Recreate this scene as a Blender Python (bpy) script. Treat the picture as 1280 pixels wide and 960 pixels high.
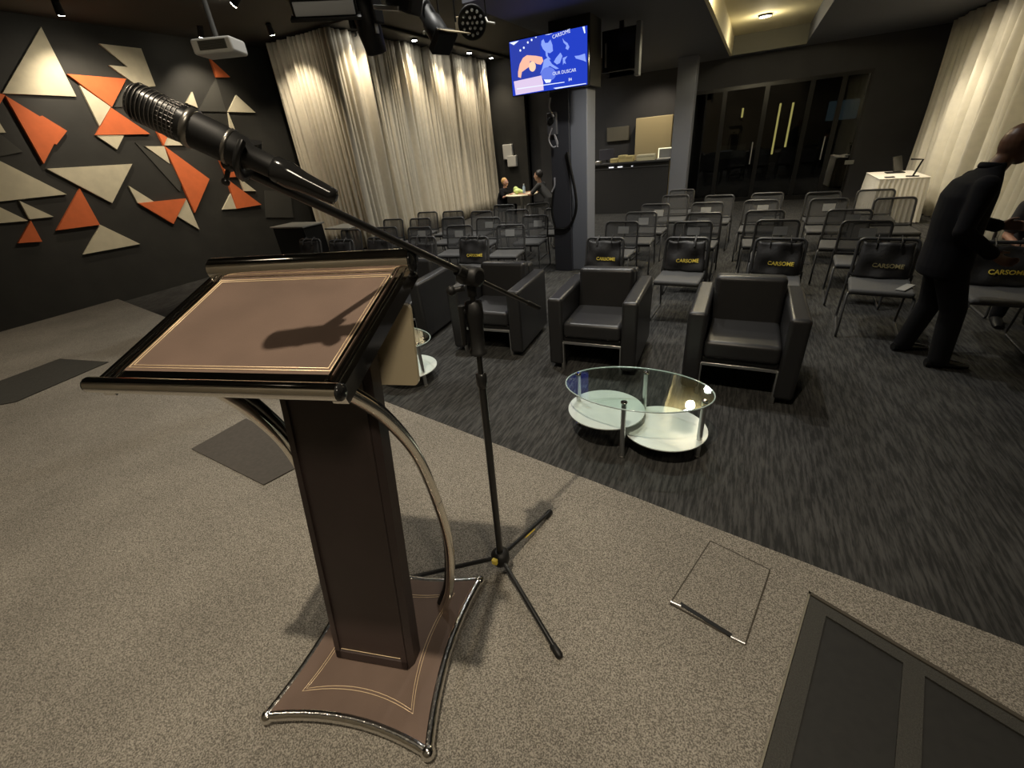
import bpy, bmesh, math, random
from mathutils import Vector, Matrix
random.seed(7)
for o in list(bpy.data.objects): bpy.data.objects.remove(o)
scene = bpy.context.scene
COL = scene.collection

# ------------------------------------------------------------------ camera
F = 538.0; CX, CY = 640.0, 480.0; H = 1.90          # focal length in pixels of a 1280x960 frame
NADIR = (738.0, 1445.0); DVP = (947.0, 149.0)
dn = Vector((NADIR[0]-CX, NADIR[1]-CY, F)).normalized()
fw = Vector((DVP[0]-CX, DVP[1]-CY, F)); fw = (fw - dn*fw.dot(dn)).normalized()
rt = dn.cross(fw)
ROT = Matrix((rt, fw, -dn))                            # image vector -> world vector
EYE = Vector((0, 0, H))
cam_data = bpy.data.cameras.new('camera'); cam = bpy.data.objects.new('camera', cam_data); COL.objects.link(cam)
cam_data.sensor_width = 36.0; cam_data.lens = F*36.0/1280.0; cam_data.clip_start = 0.02; cam_data.clip_end = 200
ax = ROT @ Vector((1,0,0)); ay = -(ROT @ Vector((0,1,0))); az = -(ROT @ Vector((0,0,1)))
m = Matrix((ax, ay, az)).transposed().to_4x4(); m.translation = EYE
cam.matrix_world = m
scene.camera = cam
def ray(px, py): return ROT @ Vector((px-CX, py-CY, F))
def gnd(px, py, z=0.0): r = ray(px, py); return EYE + r*((z-H)/r.z)
def aty(px, py, Y): r = ray(px, py); return EYE + r*(Y/r.y)
def atx(px, py, X): r = ray(px, py); return EYE + r*(X/r.x)
def cdep(px, py, d): return EYE + ray(px, py)*(d/F)

# ------------------------------------------------------------------ world, exposure, lights
vs = scene.view_settings
vs.view_transform = 'Standard'; vs.look = 'None'; vs.gamma = 1.0; vs.exposure = 0.14; vs.use_curve_mapping = False
w = bpy.data.worlds.new('world'); scene.world = w; w.use_nodes = True
bg = w.node_tree.nodes['Background']; bg.inputs[0].default_value = (0.02, 0.022, 0.025, 1); bg.inputs[1].default_value = 0.3
WARM = (1.0, 0.86, 0.66); NEUT = (1.0, 0.97, 0.90)
def spot(loc, tgt, watts, angle, col=WARM, radius=0.05, blend=0.35):
    d = bpy.data.lights.new('spot', 'SPOT'); d.energy = watts; d.color = col[:3]
    d.spot_size = math.radians(angle); d.spot_blend = blend; d.shadow_soft_size = radius
    o = bpy.data.objects.new('spot', d); COL.objects.link(o); o.location = loc
    o.rotation_euler = (Vector(tgt)-Vector(loc)).to_track_quat('-Z', 'Y').to_euler()
    return o
STAGE = 0.42
# stage lamps: a strong one almost over the lectern, a softer wash over the left of the stage, one from the right
spot((-0.64, -0.17, 5.4), (-1.15, 0.80, STAGE), 640, 88, WARM, 0.05, 1.0)
spot((-4.2, 0.0, 5.4), (-4.2, 0.8, STAGE), 190, 84, WARM, 0.25, 1.0)
spot((-6.8, 0.6, 4.1), (-6.6, 1.0, STAGE), 130, 100, WARM, 0.25, 1.0)
spot((2.4, -1.4, 5.0), (-3.0, 1.0, 0.9), 270, 66, WARM, 0.40, 0.9)
# added wash on the unseen backdrop, gives the chrome something lit to reflect
spot((-2.5, -0.9, 4.6), (-2.5, -2.6, 3.0), 34, 80, WARM, 0.06, 0.6)
spot((0.5, -0.9, 4.6), (0.5, -2.6, 3.0), 26, 80, WARM, 0.06, 0.6)
# house lamps over the audience
for x, y, z, e in ((-3.0, 4.3, 5.4, 400), (-1.1, 4.7, 5.4, 350), (-1.0, 5.9, 3.2, 75), (-0.1, 7.6, 3.2, 80), (0.6, 10.2, 3.2, 80), (-1.8, 10.6, 3.2, 80), (-4.8, 7.2, 4.1, 190), (-5.9, 9.8, 4.1, 190), (-4.4, 12.2, 4.1, 150)):
    spot((x, y, z), (x, y, 0), e, 104 if y < 5 else 140, NEUT, 0.07, 1.0)

spot((-1.2, 5.45, 3.2), (-2.25, 6.8, 1.3), 80, 64, NEUT, 0.06, 1.0)  # spot added to brighten the front of the column

# ------------------------------------------------------------------ materials
def nodes(mat): return mat.node_tree.nodes, mat.node_tree.links
MATS = {}
def mat(name, col, rough=0.6, metal=0.0, noise=0.0, scale=20.0, bump=0.0, bscale=None, spec=None, stretch=None, alpha=None, coat=0.0, emit=None, estr=0.0, trans=0.0, ior=1.45):
    if name in MATS: return MATS[name]
    mt = bpy.data.materials.new(name); mt.use_nodes = True; N, Lk = nodes(mt)
    b = N['Principled BSDF']
    b.inputs['Base Color'].default_value = (*col, 1); b.inputs['Roughness'].default_value = rough; b.inputs['Metallic'].default_value = metal
    if spec is not None: b.inputs['Specular IOR Level'].default_value = spec
    if coat: b.inputs['Coat Weight'].default_value = coat; b.inputs['Coat Roughness'].default_value = 0.1
    if trans: b.inputs['Transmission Weight'].default_value = trans; b.inputs['IOR'].default_value = ior
    if emit: b.inputs['Emission Color'].default_value = (*emit, 1); b.inputs['Emission Strength'].default_value = estr
    tc = N.new('ShaderNodeTexCoord'); mp = N.new('ShaderNodeMapping'); Lk.new(tc.outputs['Object'], mp.inputs['Vector'])
    if stretch: mp.inputs['Scale'].default_value = stretch
    if noise:
        n = N.new('ShaderNodeTexNoise'); n.inputs['Scale'].default_value = scale; n.inputs['Detail'].default_value = 4
        Lk.new(mp.outputs[0], n.inputs['Vector'])
        r = N.new('ShaderNodeMapRange'); r.inputs['From Min'].default_value = 0.3; r.inputs['From Max'].default_value = 0.7
        r.inputs['To Min'].default_value = 1-noise; r.inputs['To Max'].default_value = 1+noise
        Lk.new(n.outputs['Fac'], r.inputs['Value'])
        mx = N.new('ShaderNodeMix'); mx.data_type = 'RGBA'; mx.blend_type = 'MULTIPLY'; mx.inputs['Factor'].default_value = 1
        mx.inputs['A'].default_value = (*col, 1); Lk.new(r.outputs[0], mx.inputs['B']); Lk.new(mx.outputs['Result'], b.inputs['Base Color'])
    if bump:
        n2 = N.new('ShaderNodeTexNoise'); n2.inputs['Scale'].default_value = bscale or scale; n2.inputs['Detail'].default_value = 3
        Lk.new(mp.outputs[0], n2.inputs['Vector'])
        bp = N.new('ShaderNodeBump'); bp.inputs['Strength'].default_value = bump; bp.inputs['Distance'].default_value = 0.01
        Lk.new(n2.outputs['Fac'], bp.inputs['Height']); Lk.new(bp.outputs[0], b.inputs['Normal'])
    if alpha is not None: b.inputs['Alpha'].default_value = alpha
    MATS[name] = mt
    return mt
def carpet(name, c1, c2, scale, stretch=(1,1,1), rotz=0.0, wear=0.15, s2=2.0):
    mt = bpy.data.materials.new(name); mt.use_nodes = True; N, Lk = nodes(mt); b = N['Principled BSDF']
    b.inputs['Roughness'].default_value = 0.95; b.inputs['Specular IOR Level'].default_value = 0.1
    tc = N.new('ShaderNodeTexCoord'); mp = N.new('ShaderNodeMapping'); mp.inputs['Scale'].default_value = stretch; mp.inputs['Rotation'].default_value = (0,0,rotz)
    Lk.new(tc.outputs['Object'], mp.inputs['Vector'])
    n = N.new('ShaderNodeTexNoise'); n.inputs['Scale'].default_value = scale; n.inputs['Detail'].default_value = 3; n.inputs['Roughness'].default_value = 0.7
    Lk.new(mp.outputs[0], n.inputs['Vector'])
    cr = N.new('ShaderNodeValToRGB'); cr.color_ramp.elements[0].position = 0.41; cr.color_ramp.elements[1].position = 0.61
    cr.color_ramp.elements[0].color = (*c1, 1); cr.color_ramp.elements[1].color = (*c2, 1)
    Lk.new(n.outputs['Fac'], cr.inputs['Fac'])
    n3 = N.new('ShaderNodeTexNoise'); n3.inputs['Scale'].default_value = s2; n3.inputs['Detail'].default_value = 5
    Lk.new(tc.outputs['Object'], n3.inputs['Vector'])
    r = N.new('ShaderNodeMapRange'); r.inputs['From Min'].default_value = 0.3; r.inputs['From Max'].default_value = 0.7
    r.inputs['To Min'].default_value = 1-wear; r.inputs['To Max'].default_value = 1+wear; Lk.new(n3.outputs['Fac'], r.inputs['Value'])
    mx = N.new('ShaderNodeMix'); mx.data_type = 'RGBA'; mx.blend_type = 'MULTIPLY'; mx.inputs['Factor'].default_value = 1
    Lk.new(cr.outputs['Color'], mx.inputs['A']); Lk.new(r.outputs[0], mx.inputs['B']); Lk.new(mx.outputs['Result'], b.inputs['Base Color'])
    bp = N.new('ShaderNodeBump'); bp.inputs['Strength'].default_value = 0.6; bp.inputs['Distance'].default_value = 0.006
    Lk.new(n.outputs['Fac'], bp.inputs['Height']); Lk.new(bp.outputs[0], b.inputs['Normal'])
    return mt
def mesh_fabric(name, col, open_):
    """woven see-through mesh: a fixed share of the cloth is holes"""
    mt = bpy.data.materials.new(name); mt.use_nodes = True; N, Lk = nodes(mt); b = N['Principled BSDF']
    b.inputs['Base Color'].default_value = (*col, 1); b.inputs['Roughness'].default_value = 0.75
    t = N.new('ShaderNodeBsdfTransparent'); mx = N.new('ShaderNodeMixShader'); mx.inputs[0].default_value = open_
    Lk.new(b.outputs[0], mx.inputs[1]); Lk.new(t.outputs[0], mx.inputs[2]); Lk.new(mx.outputs[0], N['Material Output'].inputs['Surface'])
    return mt
def clear_glass(name, tint=(0.9,0.96,0.94), share=0.88, rough=0.02):
    mt = bpy.data.materials.new(name); mt.use_nodes = True; N, Lk = nodes(mt); N.remove(N['Principled BSDF'])
    t = N.new('ShaderNodeBsdfTransparent'); t.inputs[0].default_value = (*tint, 1)
    g = N.new('ShaderNodeBsdfGlossy'); g.inputs['Roughness'].default_value = rough
    lw = N.new('ShaderNodeLayerWeight'); lw.inputs[0].default_value = 0.5
    pw = N.new('ShaderNodeMath'); pw.operation = 'POWER'; pw.inputs[1].default_value = 4.5; Lk.new(lw.outputs['Facing'], pw.inputs[0])
    ad = N.new('ShaderNodeMath'); ad.operation = 'MULTIPLY_ADD'; ad.inputs[1].default_value = 0.9; ad.inputs[2].default_value = 1-share-0.07; ad.use_clamp = True
    Lk.new(pw.outputs[0], ad.inputs[0])
    mx = N.new('ShaderNodeMixShader'); Lk.new(ad.outputs[0], mx.inputs[0]); Lk.new(t.outputs[0], mx.inputs[1]); Lk.new(g.outputs[0], mx.inputs[2])
    Lk.new(mx.outputs[0], N['Material Output'].inputs['Surface'])
    return mt
def emat(name, col, s):
    mt = bpy.data.materials.new(name); mt.use_nodes = True; N, Lk = nodes(mt); N.remove(N['Principled BSDF'])
    e = N.new('ShaderNodeEmission'); e.inputs[0].default_value = (*col, 1); e.inputs[1].default_value = s
    Lk.new(e.outputs[0], N['Material Output'].inputs['Surface']); return mt
M_STAGE = carpet('stage_carpet', (0.105,0.096,0.082), (0.34,0.315,0.27), 235, wear=0.12)
M_HALL = carpet('hall_carpet', (0.028,0.028,0.027), (0.064,0.063,0.060), 30, (1.6,0.16,1), 0.30, 0.15)
M_BLACKWALL = mat('black_wall_paint', (0.026,0.025,0.021), 0.7, noise=0.15, scale=3)
M_GREYWALL = mat('charcoal_wall_paint', (0.038,0.038,0.040), 0.7, noise=0.12, scale=2)
M_CEIL = mat('black_ceiling_paint', (0.040,0.038,0.032), 0.8)
M_CEIL2 = mat('haze_lifted_ceiling', (0.105,0.11,0.13), 0.7)  # bluish grey lifted to put the haze into the ceiling colour
M_COLUMN = mat('slate_column_paint', (0.19,0.20,0.23), 0.6)
M_CREAMCEIL = mat('cream_ceiling_paint', (0.75,0.68,0.45), 0.8)
M_CHROME = mat('chrome', (0.80,0.77,0.72), 0.07, 1.0)
M_STEEL = mat('brushed_steel', (0.66,0.66,0.65), 0.36, 1.0)
M_CHROME_W = mat('worn_chrome', (0.80,0.78,0.74), 0.17, 1.0, bump=.15, bscale=60)
M_LEATHER = mat('brown_leather', (0.122,0.083,0.064), 0.62, noise=0.10, scale=8, bump=0.12, bscale=400, spec=.3)
M_DLEATHER = mat('dark_brown_leather', (0.040,0.027,0.025), 0.45, noise=0.10, scale=6, bump=0.1, bscale=300)
M_GOLD = mat('gold_line', (0.80,0.62,0.40), 0.35, 0.3)
M_BLACKGLOSS = mat('black_gloss', (0.012,0.012,0.012), 0.12)
M_BLACK = mat('matt_black', (0.008,0.008,0.008), 0.5, spec=.3)
M_BLKMETAL = mat('black_metal', (0.010,0.010,0.010), 0.28)
M_ACRYL = mat('cream_acrylic', (0.66,0.56,0.38), 0.25)
M_ARMCH = mat('black_leatherette', (0.022,0.022,0.023), 0.36, bump=0.08, bscale=180)
M_SEAT = mat('charcoal_seat_fabric', (0.08,0.08,0.08), 0.8, bump=0.1, bscale=250)
M_MESH = mesh_fabric('black_mesh_fabric', (0.085,0.085,0.085), 0.35)
M_FRAME = mat('black_chair_frame', (0.05,0.05,0.05), 0.35)
M_PAPER = mat('white_paper', (0.30,0.30,0.29), 0.7)
M_BAG = mat('black_tote_fabric', (0.022,0.021,0.021), 0.55, bump=0.3, bscale=30)
M_YELLOW = mat('yellow_print', (0.95,0.74,0.10), 0.5)
M_WHITE = mat('white_plastic', (0.72,0.71,0.66), 0.4)
M_CURTAIN = mat('cream_curtain', (0.60,0.55,0.44), 0.8, noise=0.05, scale=10)
M_CURTAIN2 = mat('ivory_curtain', (0.66,0.63,0.53), 0.8, noise=0.05, scale=10)
M_CLOTH = mat('white_tablecloth', (0.80,0.77,0.68), 0.7)
M_GLASS = clear_glass('clear_glass', share=.91)
M_DGLASS = clear_glass('smoked_glass', (0.35,0.37,0.37), 0.85)
M_FROST = mat('frosted_white_glass', (0.60,0.65,0.62), 0.25, noise=0.06, scale=4)
M_ORANGE = mat('orange_panel', (0.72,0.16,0.045), 0.75, noise=0.06, scale=8)
M_CREAM = mat('cream_panel', (0.66,0.60,0.44), 0.75, noise=0.06, scale=8)
M_DGREY = mat('dark_grey_panel', (0.055,0.053,0.045), 0.75)
M_LAMP = emat('lamp_glow', (1.0,0.92,0.75), 60)
M_LAMPW = emat('lamp_glow_white', (1.0,0.97,0.9), 60)
M_SUIT = mat('black_suit_cloth', (0.008,0.008,0.010), 0.9, spec=.2)
M_TROUS = mat('black_trouser_cloth', (0.009,0.009,0.010), 0.9, spec=.2)
M_SKIN_D = mat('skin_dark', (0.13,0.062,0.036), 0.42)
M_SKIN_L = mat('skin_light', (0.48,0.26,0.18), 0.5)
M_SKIN_M = mat('skin_mid', (0.34,0.19,0.12), 0.5)
M_HAIR = mat('black_hair', (0.012,0.010,0.009), 0.5)
M_BLOND = mat('sandy_hair', (0.50,0.30,0.10), 0.6)

# ------------------------------------------------------------------ mesh helpers
class MB:
    def __init__(s): s.v = []; s.f = []; s.sm = []
    def add(s, vs_, fs_, smooth=False):
        k = len(s.v); s.v += [tuple(p) for p in vs_]; s.f += [tuple(i+k for i in f) for f in fs_]; s.sm += [smooth]*len(fs_); return s
    def box(s, x0, x1, y0, y1, z0, z1):
        v_ = [(x,y,z) for z in (z0,z1) for y in (y0,y1) for x in (x0,x1)]
        return s.add(v_, [(0,2,3,1),(4,5,7,6),(0,1,5,4),(2,6,7,3),(0,4,6,2),(1,3,7,5)])
    def rbox(s, x0, x1, y0, y1, z0, z1, r=0.01, seg=3, mtx=None):
        bm = bmesh.new(); bmesh.ops.create_cube(bm, size=1)
        for q in bm.verts: q.co = Vector(((x0+x1)/2+q.co.x*(x1-x0), (y0+y1)/2+q.co.y*(y1-y0), (z0+z1)/2+q.co.z*(z1-z0)))
        bmesh.ops.bevel(bm, geom=list(bm.edges), offset=min(r, .49*min(x1-x0,y1-y0,z1-z0)), segments=seg, profile=0.5, affect='EDGES')
        bm.normal_update(); bm.verts.index_update()
        k = len(s.v)
        s.v += [tuple(mtx @ q.co if mtx else q.co) for q in bm.verts]
        for f in bm.faces:
            s.f.append(tuple(q.index+k for q in f.verts)); s.sm.append(max(abs(c) for c in f.normal) < 0.999)
        bm.free(); return s
    def prism(s, poly, d, smooth=False):
        """poly: list of points; d: extrusion vector"""
        n = len(poly); P = [Vector(p) for p in poly]; d = Vector(d)
        vs_ = P + [p+d for p in P]
        fs_ = [tuple(range(n))[::-1], tuple(range(n, 2*n))] + [(i, (i+1)%n, n+(i+1)%n, n+i) for i in range(n)]
        k = len(s.v); s.add(vs_, fs_)
        if smooth:
            for i in range(2, 2+n): s.sm[-(n)+i-2] = True
        return s
    def tube(s, path, r, n=10, closed=False, cap=True, squash=None):
        P = [Vector(p) for p in path]; N_ = len(P); rs = r if isinstance(r, (list, tuple)) else [r]*N_
        T = []
        for i in range(N_):
            a = P[(i-1)%N_] if (closed or i > 0) else P[i]; b = P[(i+1)%N_] if (closed or i < N_-1) else P[i]
            T.append((b-a).normalized() if (b-a).length > 1e-9 else Vector((0,0,1)))
        ref = Vector((0,0,1)) if abs(T[0].z) < 0.9 else Vector((1,0,0))
        nx_ = (ref - T[0]*ref.dot(T[0])).normalized(); vs_ = []
        for i in range(N_):
            nx_ = (nx_ - T[i]*nx_.dot(T[i]));
            nx_ = nx_.normalized() if nx_.length > 1e-6 else T[i].orthogonal().normalized()
            ny_ = T[i].cross(nx_)
            for k in range(n):
                a = 2*math.pi*k/n
                q1, q2 = (1, 1) if not squash else squash
                vs_.append(P[i] + nx_*(math.cos(a)*rs[i]*q1) + ny_*(math.sin(a)*rs[i]*q2))
        fs_ = []
        for i in range(N_ if closed else N_-1):
            j = (i+1) % N_
            for k in range(n): fs_.append((i*n+k, i*n+(k+1)%n, j*n+(k+1)%n, j*n+k))
        s.add(vs_, fs_, True)
        if cap and not closed:
            s.add(vs_[:n], [tuple(range(n))[::-1]]); s.add(vs_[-n:], [tuple(range(n))])
        return s
    def lathe(s, prof, n=20, org=(0,0,0), mtx=None, smooth=True):
        vs_ = []
        for r, z in prof:
            for k in range(n):
                a = 2*math.pi*k/n; q = Vector((r*math.cos(a), r*math.sin(a), z))
                q = mtx @ q if mtx else q
                vs_.append(q+Vector(org))
        fs_ = [(i*n+k, i*n+(k+1)%n, (i+1)*n+(k+1)%n, (i+1)*n+k) for i in range(len(prof)-1) for k in range(n)]
        s.add(vs_, fs_, smooth)
        s.add(vs_[:n], [tuple(range(n))[::-1]]); s.add(vs_[-n:], [tuple(range(n))]); return s
    def ball(s, c, r, n=14, sc=(1,1,1), mtx=None):
        c = Vector(c); prof = n//2; vs_ = []; fs_ = []
        for i in range(prof+1):
            t = math.pi*i/prof
            for k in range(n):
                a = 2*math.pi*k/n; q = Vector((math.sin(t)*math.cos(a)*sc[0], math.sin(t)*math.sin(a)*sc[1], math.cos(t)*sc[2]))*r
                vs_.append(c + (mtx @ q if mtx else q))
        for i in range(prof):
            for k in range(n): fs_.append((i*n+k, (i+1)*n+k, (i+1)*n+(k+1)%n, i*n+(k+1)%n))
        return s.add(vs_, fs_, True)
    def ell(s, rings, n=16):
        """loft of ellipse rings: (centre, axis_a, axis_b) vectors"""
        vs_ = []
        for c, a, b in rings:
            for k in range(n):
                t = 2*math.pi*k/n; vs_.append(Vector(c)+Vector(a)*math.cos(t)+Vector(b)*math.sin(t))
        m_ = len(rings)
        fs_ = [(i*n+k, i*n+(k+1)%n, (i+1)*n+(k+1)%n, (i+1)*n+k) for i in range(m_-1) for k in range(n)]
        s.add(vs_, fs_, True); s.add(vs_[:n], [tuple(range(n))[::-1]], True); s.add(vs_[-n:], [tuple(range(n))], True); return s
    def mesh(s, name, mtl=None):
        me = bpy.data.meshes.new(name); me.from_pydata(s.v, [], s.f)
        me.polygons.foreach_set('use_smooth', s.sm)
        if mtl: me.materials.append(mtl)
        me.update(); return me
    def build(s, name, mtl, parent=None, label=None):
        o = bpy.data.objects.new(name, s.mesh(name, mtl)); COL.objects.link(o)
        if parent: o.parent = parent
        if label: o['label'] = label
        return o
def tag(o, label, cat, group=None, kind=None):
    if label: o['label'] = label
    if cat: o['category'] = cat
    if group: o['group'] = group
    if kind: o['kind'] = kind
    return o
def thing(name, label, cat, loc=(0,0,0), rz=0.0, group=None):
    o = bpy.data.objects.new(name, None); o.empty_display_size = 0.1; COL.objects.link(o)
    o.location = loc; o.rotation_euler = (0,0,rz); return tag(o, label, cat, group)
def struct(name, mb, mtl, label=None):
    o = mb.build(name, mtl); o['kind'] = 'structure'
    if label: o['label'] = label
    return o
def dup(root, loc, rz, label=None, group=None, mats=None):
    def cp(o, parent):
        c = o.copy(); COL.objects.link(c); c.parent = parent
        for ch in o.children: cp(ch, c)
        return c
    r = cp(root, None); r.location = loc; r.rotation_euler = (0,0,rz)
    if label: r['label'] = label
    if group: r['group'] = group
    return r
def text_mesh(name, body, size, mtl, mtx, parent=None, depth=0.002, bold=0.0):
    cu = bpy.data.curves.new(name, 'FONT'); cu.body = body; cu.size = size; cu.align_x = 'CENTER'; cu.align_y = 'CENTER'; cu.extrude = depth; cu.offset = bold
    cu.resolution_u = 3
    t = bpy.data.objects.new(name+'_curve', cu); COL.objects.link(t)
    dg = bpy.context.evaluated_depsgraph_get(); me = bpy.data.meshes.new_from_object(t.evaluated_get(dg)); me.name = name
    bpy.data.objects.remove(t); bpy.data.curves.remove(cu)
    me.transform(mtx); me.materials.clear(); me.materials.append(mtl)
    o = bpy.data.objects.new(name, me); COL.objects.link(o)
    if parent: o.parent = parent
    return o
def frame_m(o, x, y, z):
    m_ = Matrix((Vector(x), Vector(y), Vector(z))).transposed().to_4x4(); m_.translation = Vector(o); return m_
def bez(pts, n=24):
    """Catmull-Rom through points"""
    P = [Vector(p) for p in pts]; P = [P[0]*2-P[1]] + P + [P[-1]*2-P[-2]]; out = []
    segs = len(P)-3
    for i in range(segs):
        k = max(2, n//segs)
        for j in range(k):
            t = j/k; a, b, c, d = P[i:i+4]
            out.append(0.5*((2*b)+(c-a)*t+(2*a-5*b+4*c-d)*t*t+(3*b-a-3*c+d)*t**3))
    out.append(P[-2]); return out

# ================================================================== THE SETTING
XL, XR, YN, YF = -10.0, 3.9, -2.6, 16.0
ZH, ZL, XB, ZS, YS = 4.22, 3.25, -3.0, 5.6, 5.2   # side ceiling, low ceiling, bulkhead line, stage ceiling, where it ends
struct('floor', MB().box(XL-.2, XR+.2, YN-.2, YF+.2, -0.1, 0.0), M_HALL, 'dark grey streaked carpet floor of the hall')
e0, e1 = gnd(495, 507, STAGE), gnd(1280, 808, STAGE)
sl = (e1.y-e0.y)/(e1.x-e0.x)
def edge_y(x): return e0.y + sl*(x-e0.x)
SX0 = -8.1
stage = struct('stage', MB().prism([(SX0, YN, 0.0), (XR, YN, 0.0), (XR, edge_y(XR), 0.0), (SX0, edge_y(SX0), 0.0)], (0,0,STAGE)), M_STAGE, 'low stage covered in speckled brown grey carpet')
wall_left = struct('wall_left', MB().box(XL-.2, XL, YN, YF, 0, ZS), M_BLACKWALL, 'black side wall with orange and cream triangles')
struct('wall_right', MB().box(XR, XR+.2, YN, YF, 0, ZS), M_GREYWALL)
struct('wall_rear', MB().box(XL, XR, YN-.2, YN, 0, ZS), mat('cream_backdrop_paint', (.55,.50,.40), .7), 'cream stage backdrop wall behind the speaker')
struct('wall_far', MB().box(XL, XR, YF, YF+.2, 0, ZS), M_GREYWALL)
struct('ceiling', MB().box(XL, XB, YS, YF, ZH, ZH+.2).box(XL, -6.0, YN, YS, ZH, ZH+.2).box(-6.0, -5.9, YN, YS, ZH, ZS), M_CEIL, 'black side ceiling over the curtain')
struct('ceiling_stage', MB().box(-6.0, XR, YN, YS, ZS, ZS+.2).box(-6.0, XR, YS, YS+.1, ZH, ZS), M_CEIL, 'high black ceiling over the stage front')
# low ceiling with an open coffer
c0 = gnd(912, 69, ZL); cx0, cx1, cy0, cy1 = c0.x, 0.72, 5.6, c0.y
lc = MB(); lc.box(XB, cx0, YS, YF, ZL, ZL+.5); lc.box(cx1, XR, YS, YF, ZL, ZL+.5); lc.box(cx0, cx1, YS, cy0, ZL, ZL+.5); lc.box(cx0, cx1, cy1, YF, ZL, ZL+.5)
lc.box(XB, XB+.2, YS, YF, ZL+.5, ZH); lc.box(XB, XR, YS, YS+.1, ZL+.5, ZH)
low_ceil = struct('ceiling_low', lc, M_CEIL2, 'lower dark grey ceiling with a lit recess')
MB().box(cx0, cx1, cy0, cy1, ZL+.34, ZL+.42).build('recess_panel', M_CREAMCEIL, low_ceil)
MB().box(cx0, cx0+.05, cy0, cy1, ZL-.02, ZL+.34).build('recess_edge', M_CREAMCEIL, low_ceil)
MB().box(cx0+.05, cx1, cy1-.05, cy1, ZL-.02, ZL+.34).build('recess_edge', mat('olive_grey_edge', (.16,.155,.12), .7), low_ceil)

# triangular panels on the left wall
def wpt(px, py, off=0.0): p = atx(px, py, XL); return Vector((XL+off, p.y, p.z))
TRI = {
 'cream': [((50,34),(2,117),(94,121)), ((123,55),(175,61),(193,108),(174,110),(135,82),(158,84)), ((98,107),(137,134),(123,158)), ((118,169),(154,169),(145,187)),
   ((-20,125),(6,166),(-20,167)), ((-30,187),(82,243),(-30,255)), ((57,211),(164,205),(139,254)), ((124,281),(174,305),(103,318)), ((23,251),(66,271),(36,274)),
   ((-12,254),(34,276),(-12,280)), ((159,232),(191,252),(171,254)), ((231,248),(248,287),(220,270)), ((180,183),(204,183),(211,205)), ((207,172),(232,182),(203,182)),
   ((239,115),(246,135),(231,129)), ((294,119),(318,141),(284,140)), ((284,141),(294,166),(287,164)), ((287,242),(294,261),(277,262)), ((297,222),(319,239),(304,239))],
 'orange': [((82,93),(156,99),(138,134)), ((137,135),(186,168),(118,169)), ((5,120),(48,146),(51,145),(82,164),(69,181),(66,180),(53,205)), ((-10,116),(5,119),(-4,134)), ((98,236),(123,281),(69,288)),
   ((37,276),(51,302),(21,304)), ((171,254),(231,248),(215,280)), ((204,183),(260,224),(242,266)), ((194,164),(207,172),(203,182)), ((261,74),(286,97),(269,97)),
   ((272,199),(315,220),(282,222)), ((282,224),(325,256),(294,261))],
 'dark grey': [((269,98),(282,140),(247,139)), ((156,103),(172,134),(141,134)), ((-10,160),(28,190),(-8,197)), ((168,178),(228,214),(224,240)), ((330,238),(362,240),(366,272),(332,272))],
}
TM = {'cream': M_CREAM, 'orange': M_ORANGE, 'dark grey': M_DGREY}
for cname, lst in TRI.items():
    for i, poly in enumerate(lst):
        th = 0.055 if cname == 'orange' else (0.04 if cname == 'cream' else 0.025)
        pts = [wpt(*p) for p in poly]
        b_ = MB().prism(pts, (th, 0, 0)).build('triangle_panel', TM[cname], wall_left, cname+' wall panel')
        b_.data.polygons.foreach_set('use_smooth', [False]*len(b_.data.polygons))
        bm = bmesh.new(); bm.from_mesh(b_.data); bmesh.ops.recalc_face_normals(bm, faces=bm.faces); bm.to_mesh(b_.data); bm.free()

# curtains
def curtain(name, p0, p1, z0, z1, pleats, amp, mtl, label, seed, group=None, flare=0.0):
    rnd = random.Random(seed); p0, p1 = Vector((*p0, 0)), Vector((*p1, 0)); d = p1-p0; Lg = d.length; d = d/Lg; nrm = Vector((-d.y, d.x, 0))
    nx, nz = pleats*9, 12
    # uneven pleat spacing
    ws = [rnd.uniform(.45, 1.6) for _ in range(pleats)]; tot = sum(ws); acc = [0]
    for q in ws: acc.append(acc[-1]+q/tot)
    am = [rnd.uniform(.45, 1.25) for _ in range(pleats)]
    cols = []
    for k in range(pleats):
        for j in range(9):
            t = j/9; s_ = acc[k]+(acc[k+1]-acc[k])*t
            off = am[k]*(math.sin(math.pi*t)**0.8) if True else 0
            cols.append((s_, off, rnd.uniform(-.12,.12), rnd.uniform(-1,1), rnd.uniform(0, 6.28)))
    cols.append((1.0, 0, 0, 0, 0))
    ph = [rnd.uniform(0, 6.28) for _ in range(pleats+1)]
    V_, F_ = [], []
    for i in range(nz+1):
        z = z1+(z0-z1)*i/nz; dr = i/nz
        for c_i, (s_, off, jit, a, b) in enumerate(cols):
            k = min(pleats-1, c_i//9)
            env = 0.75+0.25*math.cos(dr*2.2+ph[k])
            side = 0.018*dr*math.sin(ph[k]*3+s_*40)
            V_.append(p0 + d*(s_*Lg+side) + nrm*(amp*(off*env+jit*.15) + flare*dr*dr) + Vector((0,0,z)))
    n = len(cols)
    for i in range(nz):
        for c in range(n-1): F_.append((i*n+c, i*n+c+1, (i+1)*n+c+1, (i+1)*n+c))
    mb = MB().add(V_, F_, True); o = mb.build(name, mtl); tag(o, label, 'curtain', group)
    md = o.modifiers.new('thick', 'SOLIDIFY'); md.thickness = 0.004
    return o
CXF = -7.72; CYC = 8.05
curtain('curtain', (-9.45, CYC), (CXF+.10, CYC), 0.03, 4.17, 18, -0.13, M_CURTAIN, 'cream pleated curtain return between the triangle wall and the long curtain', 3)
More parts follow.
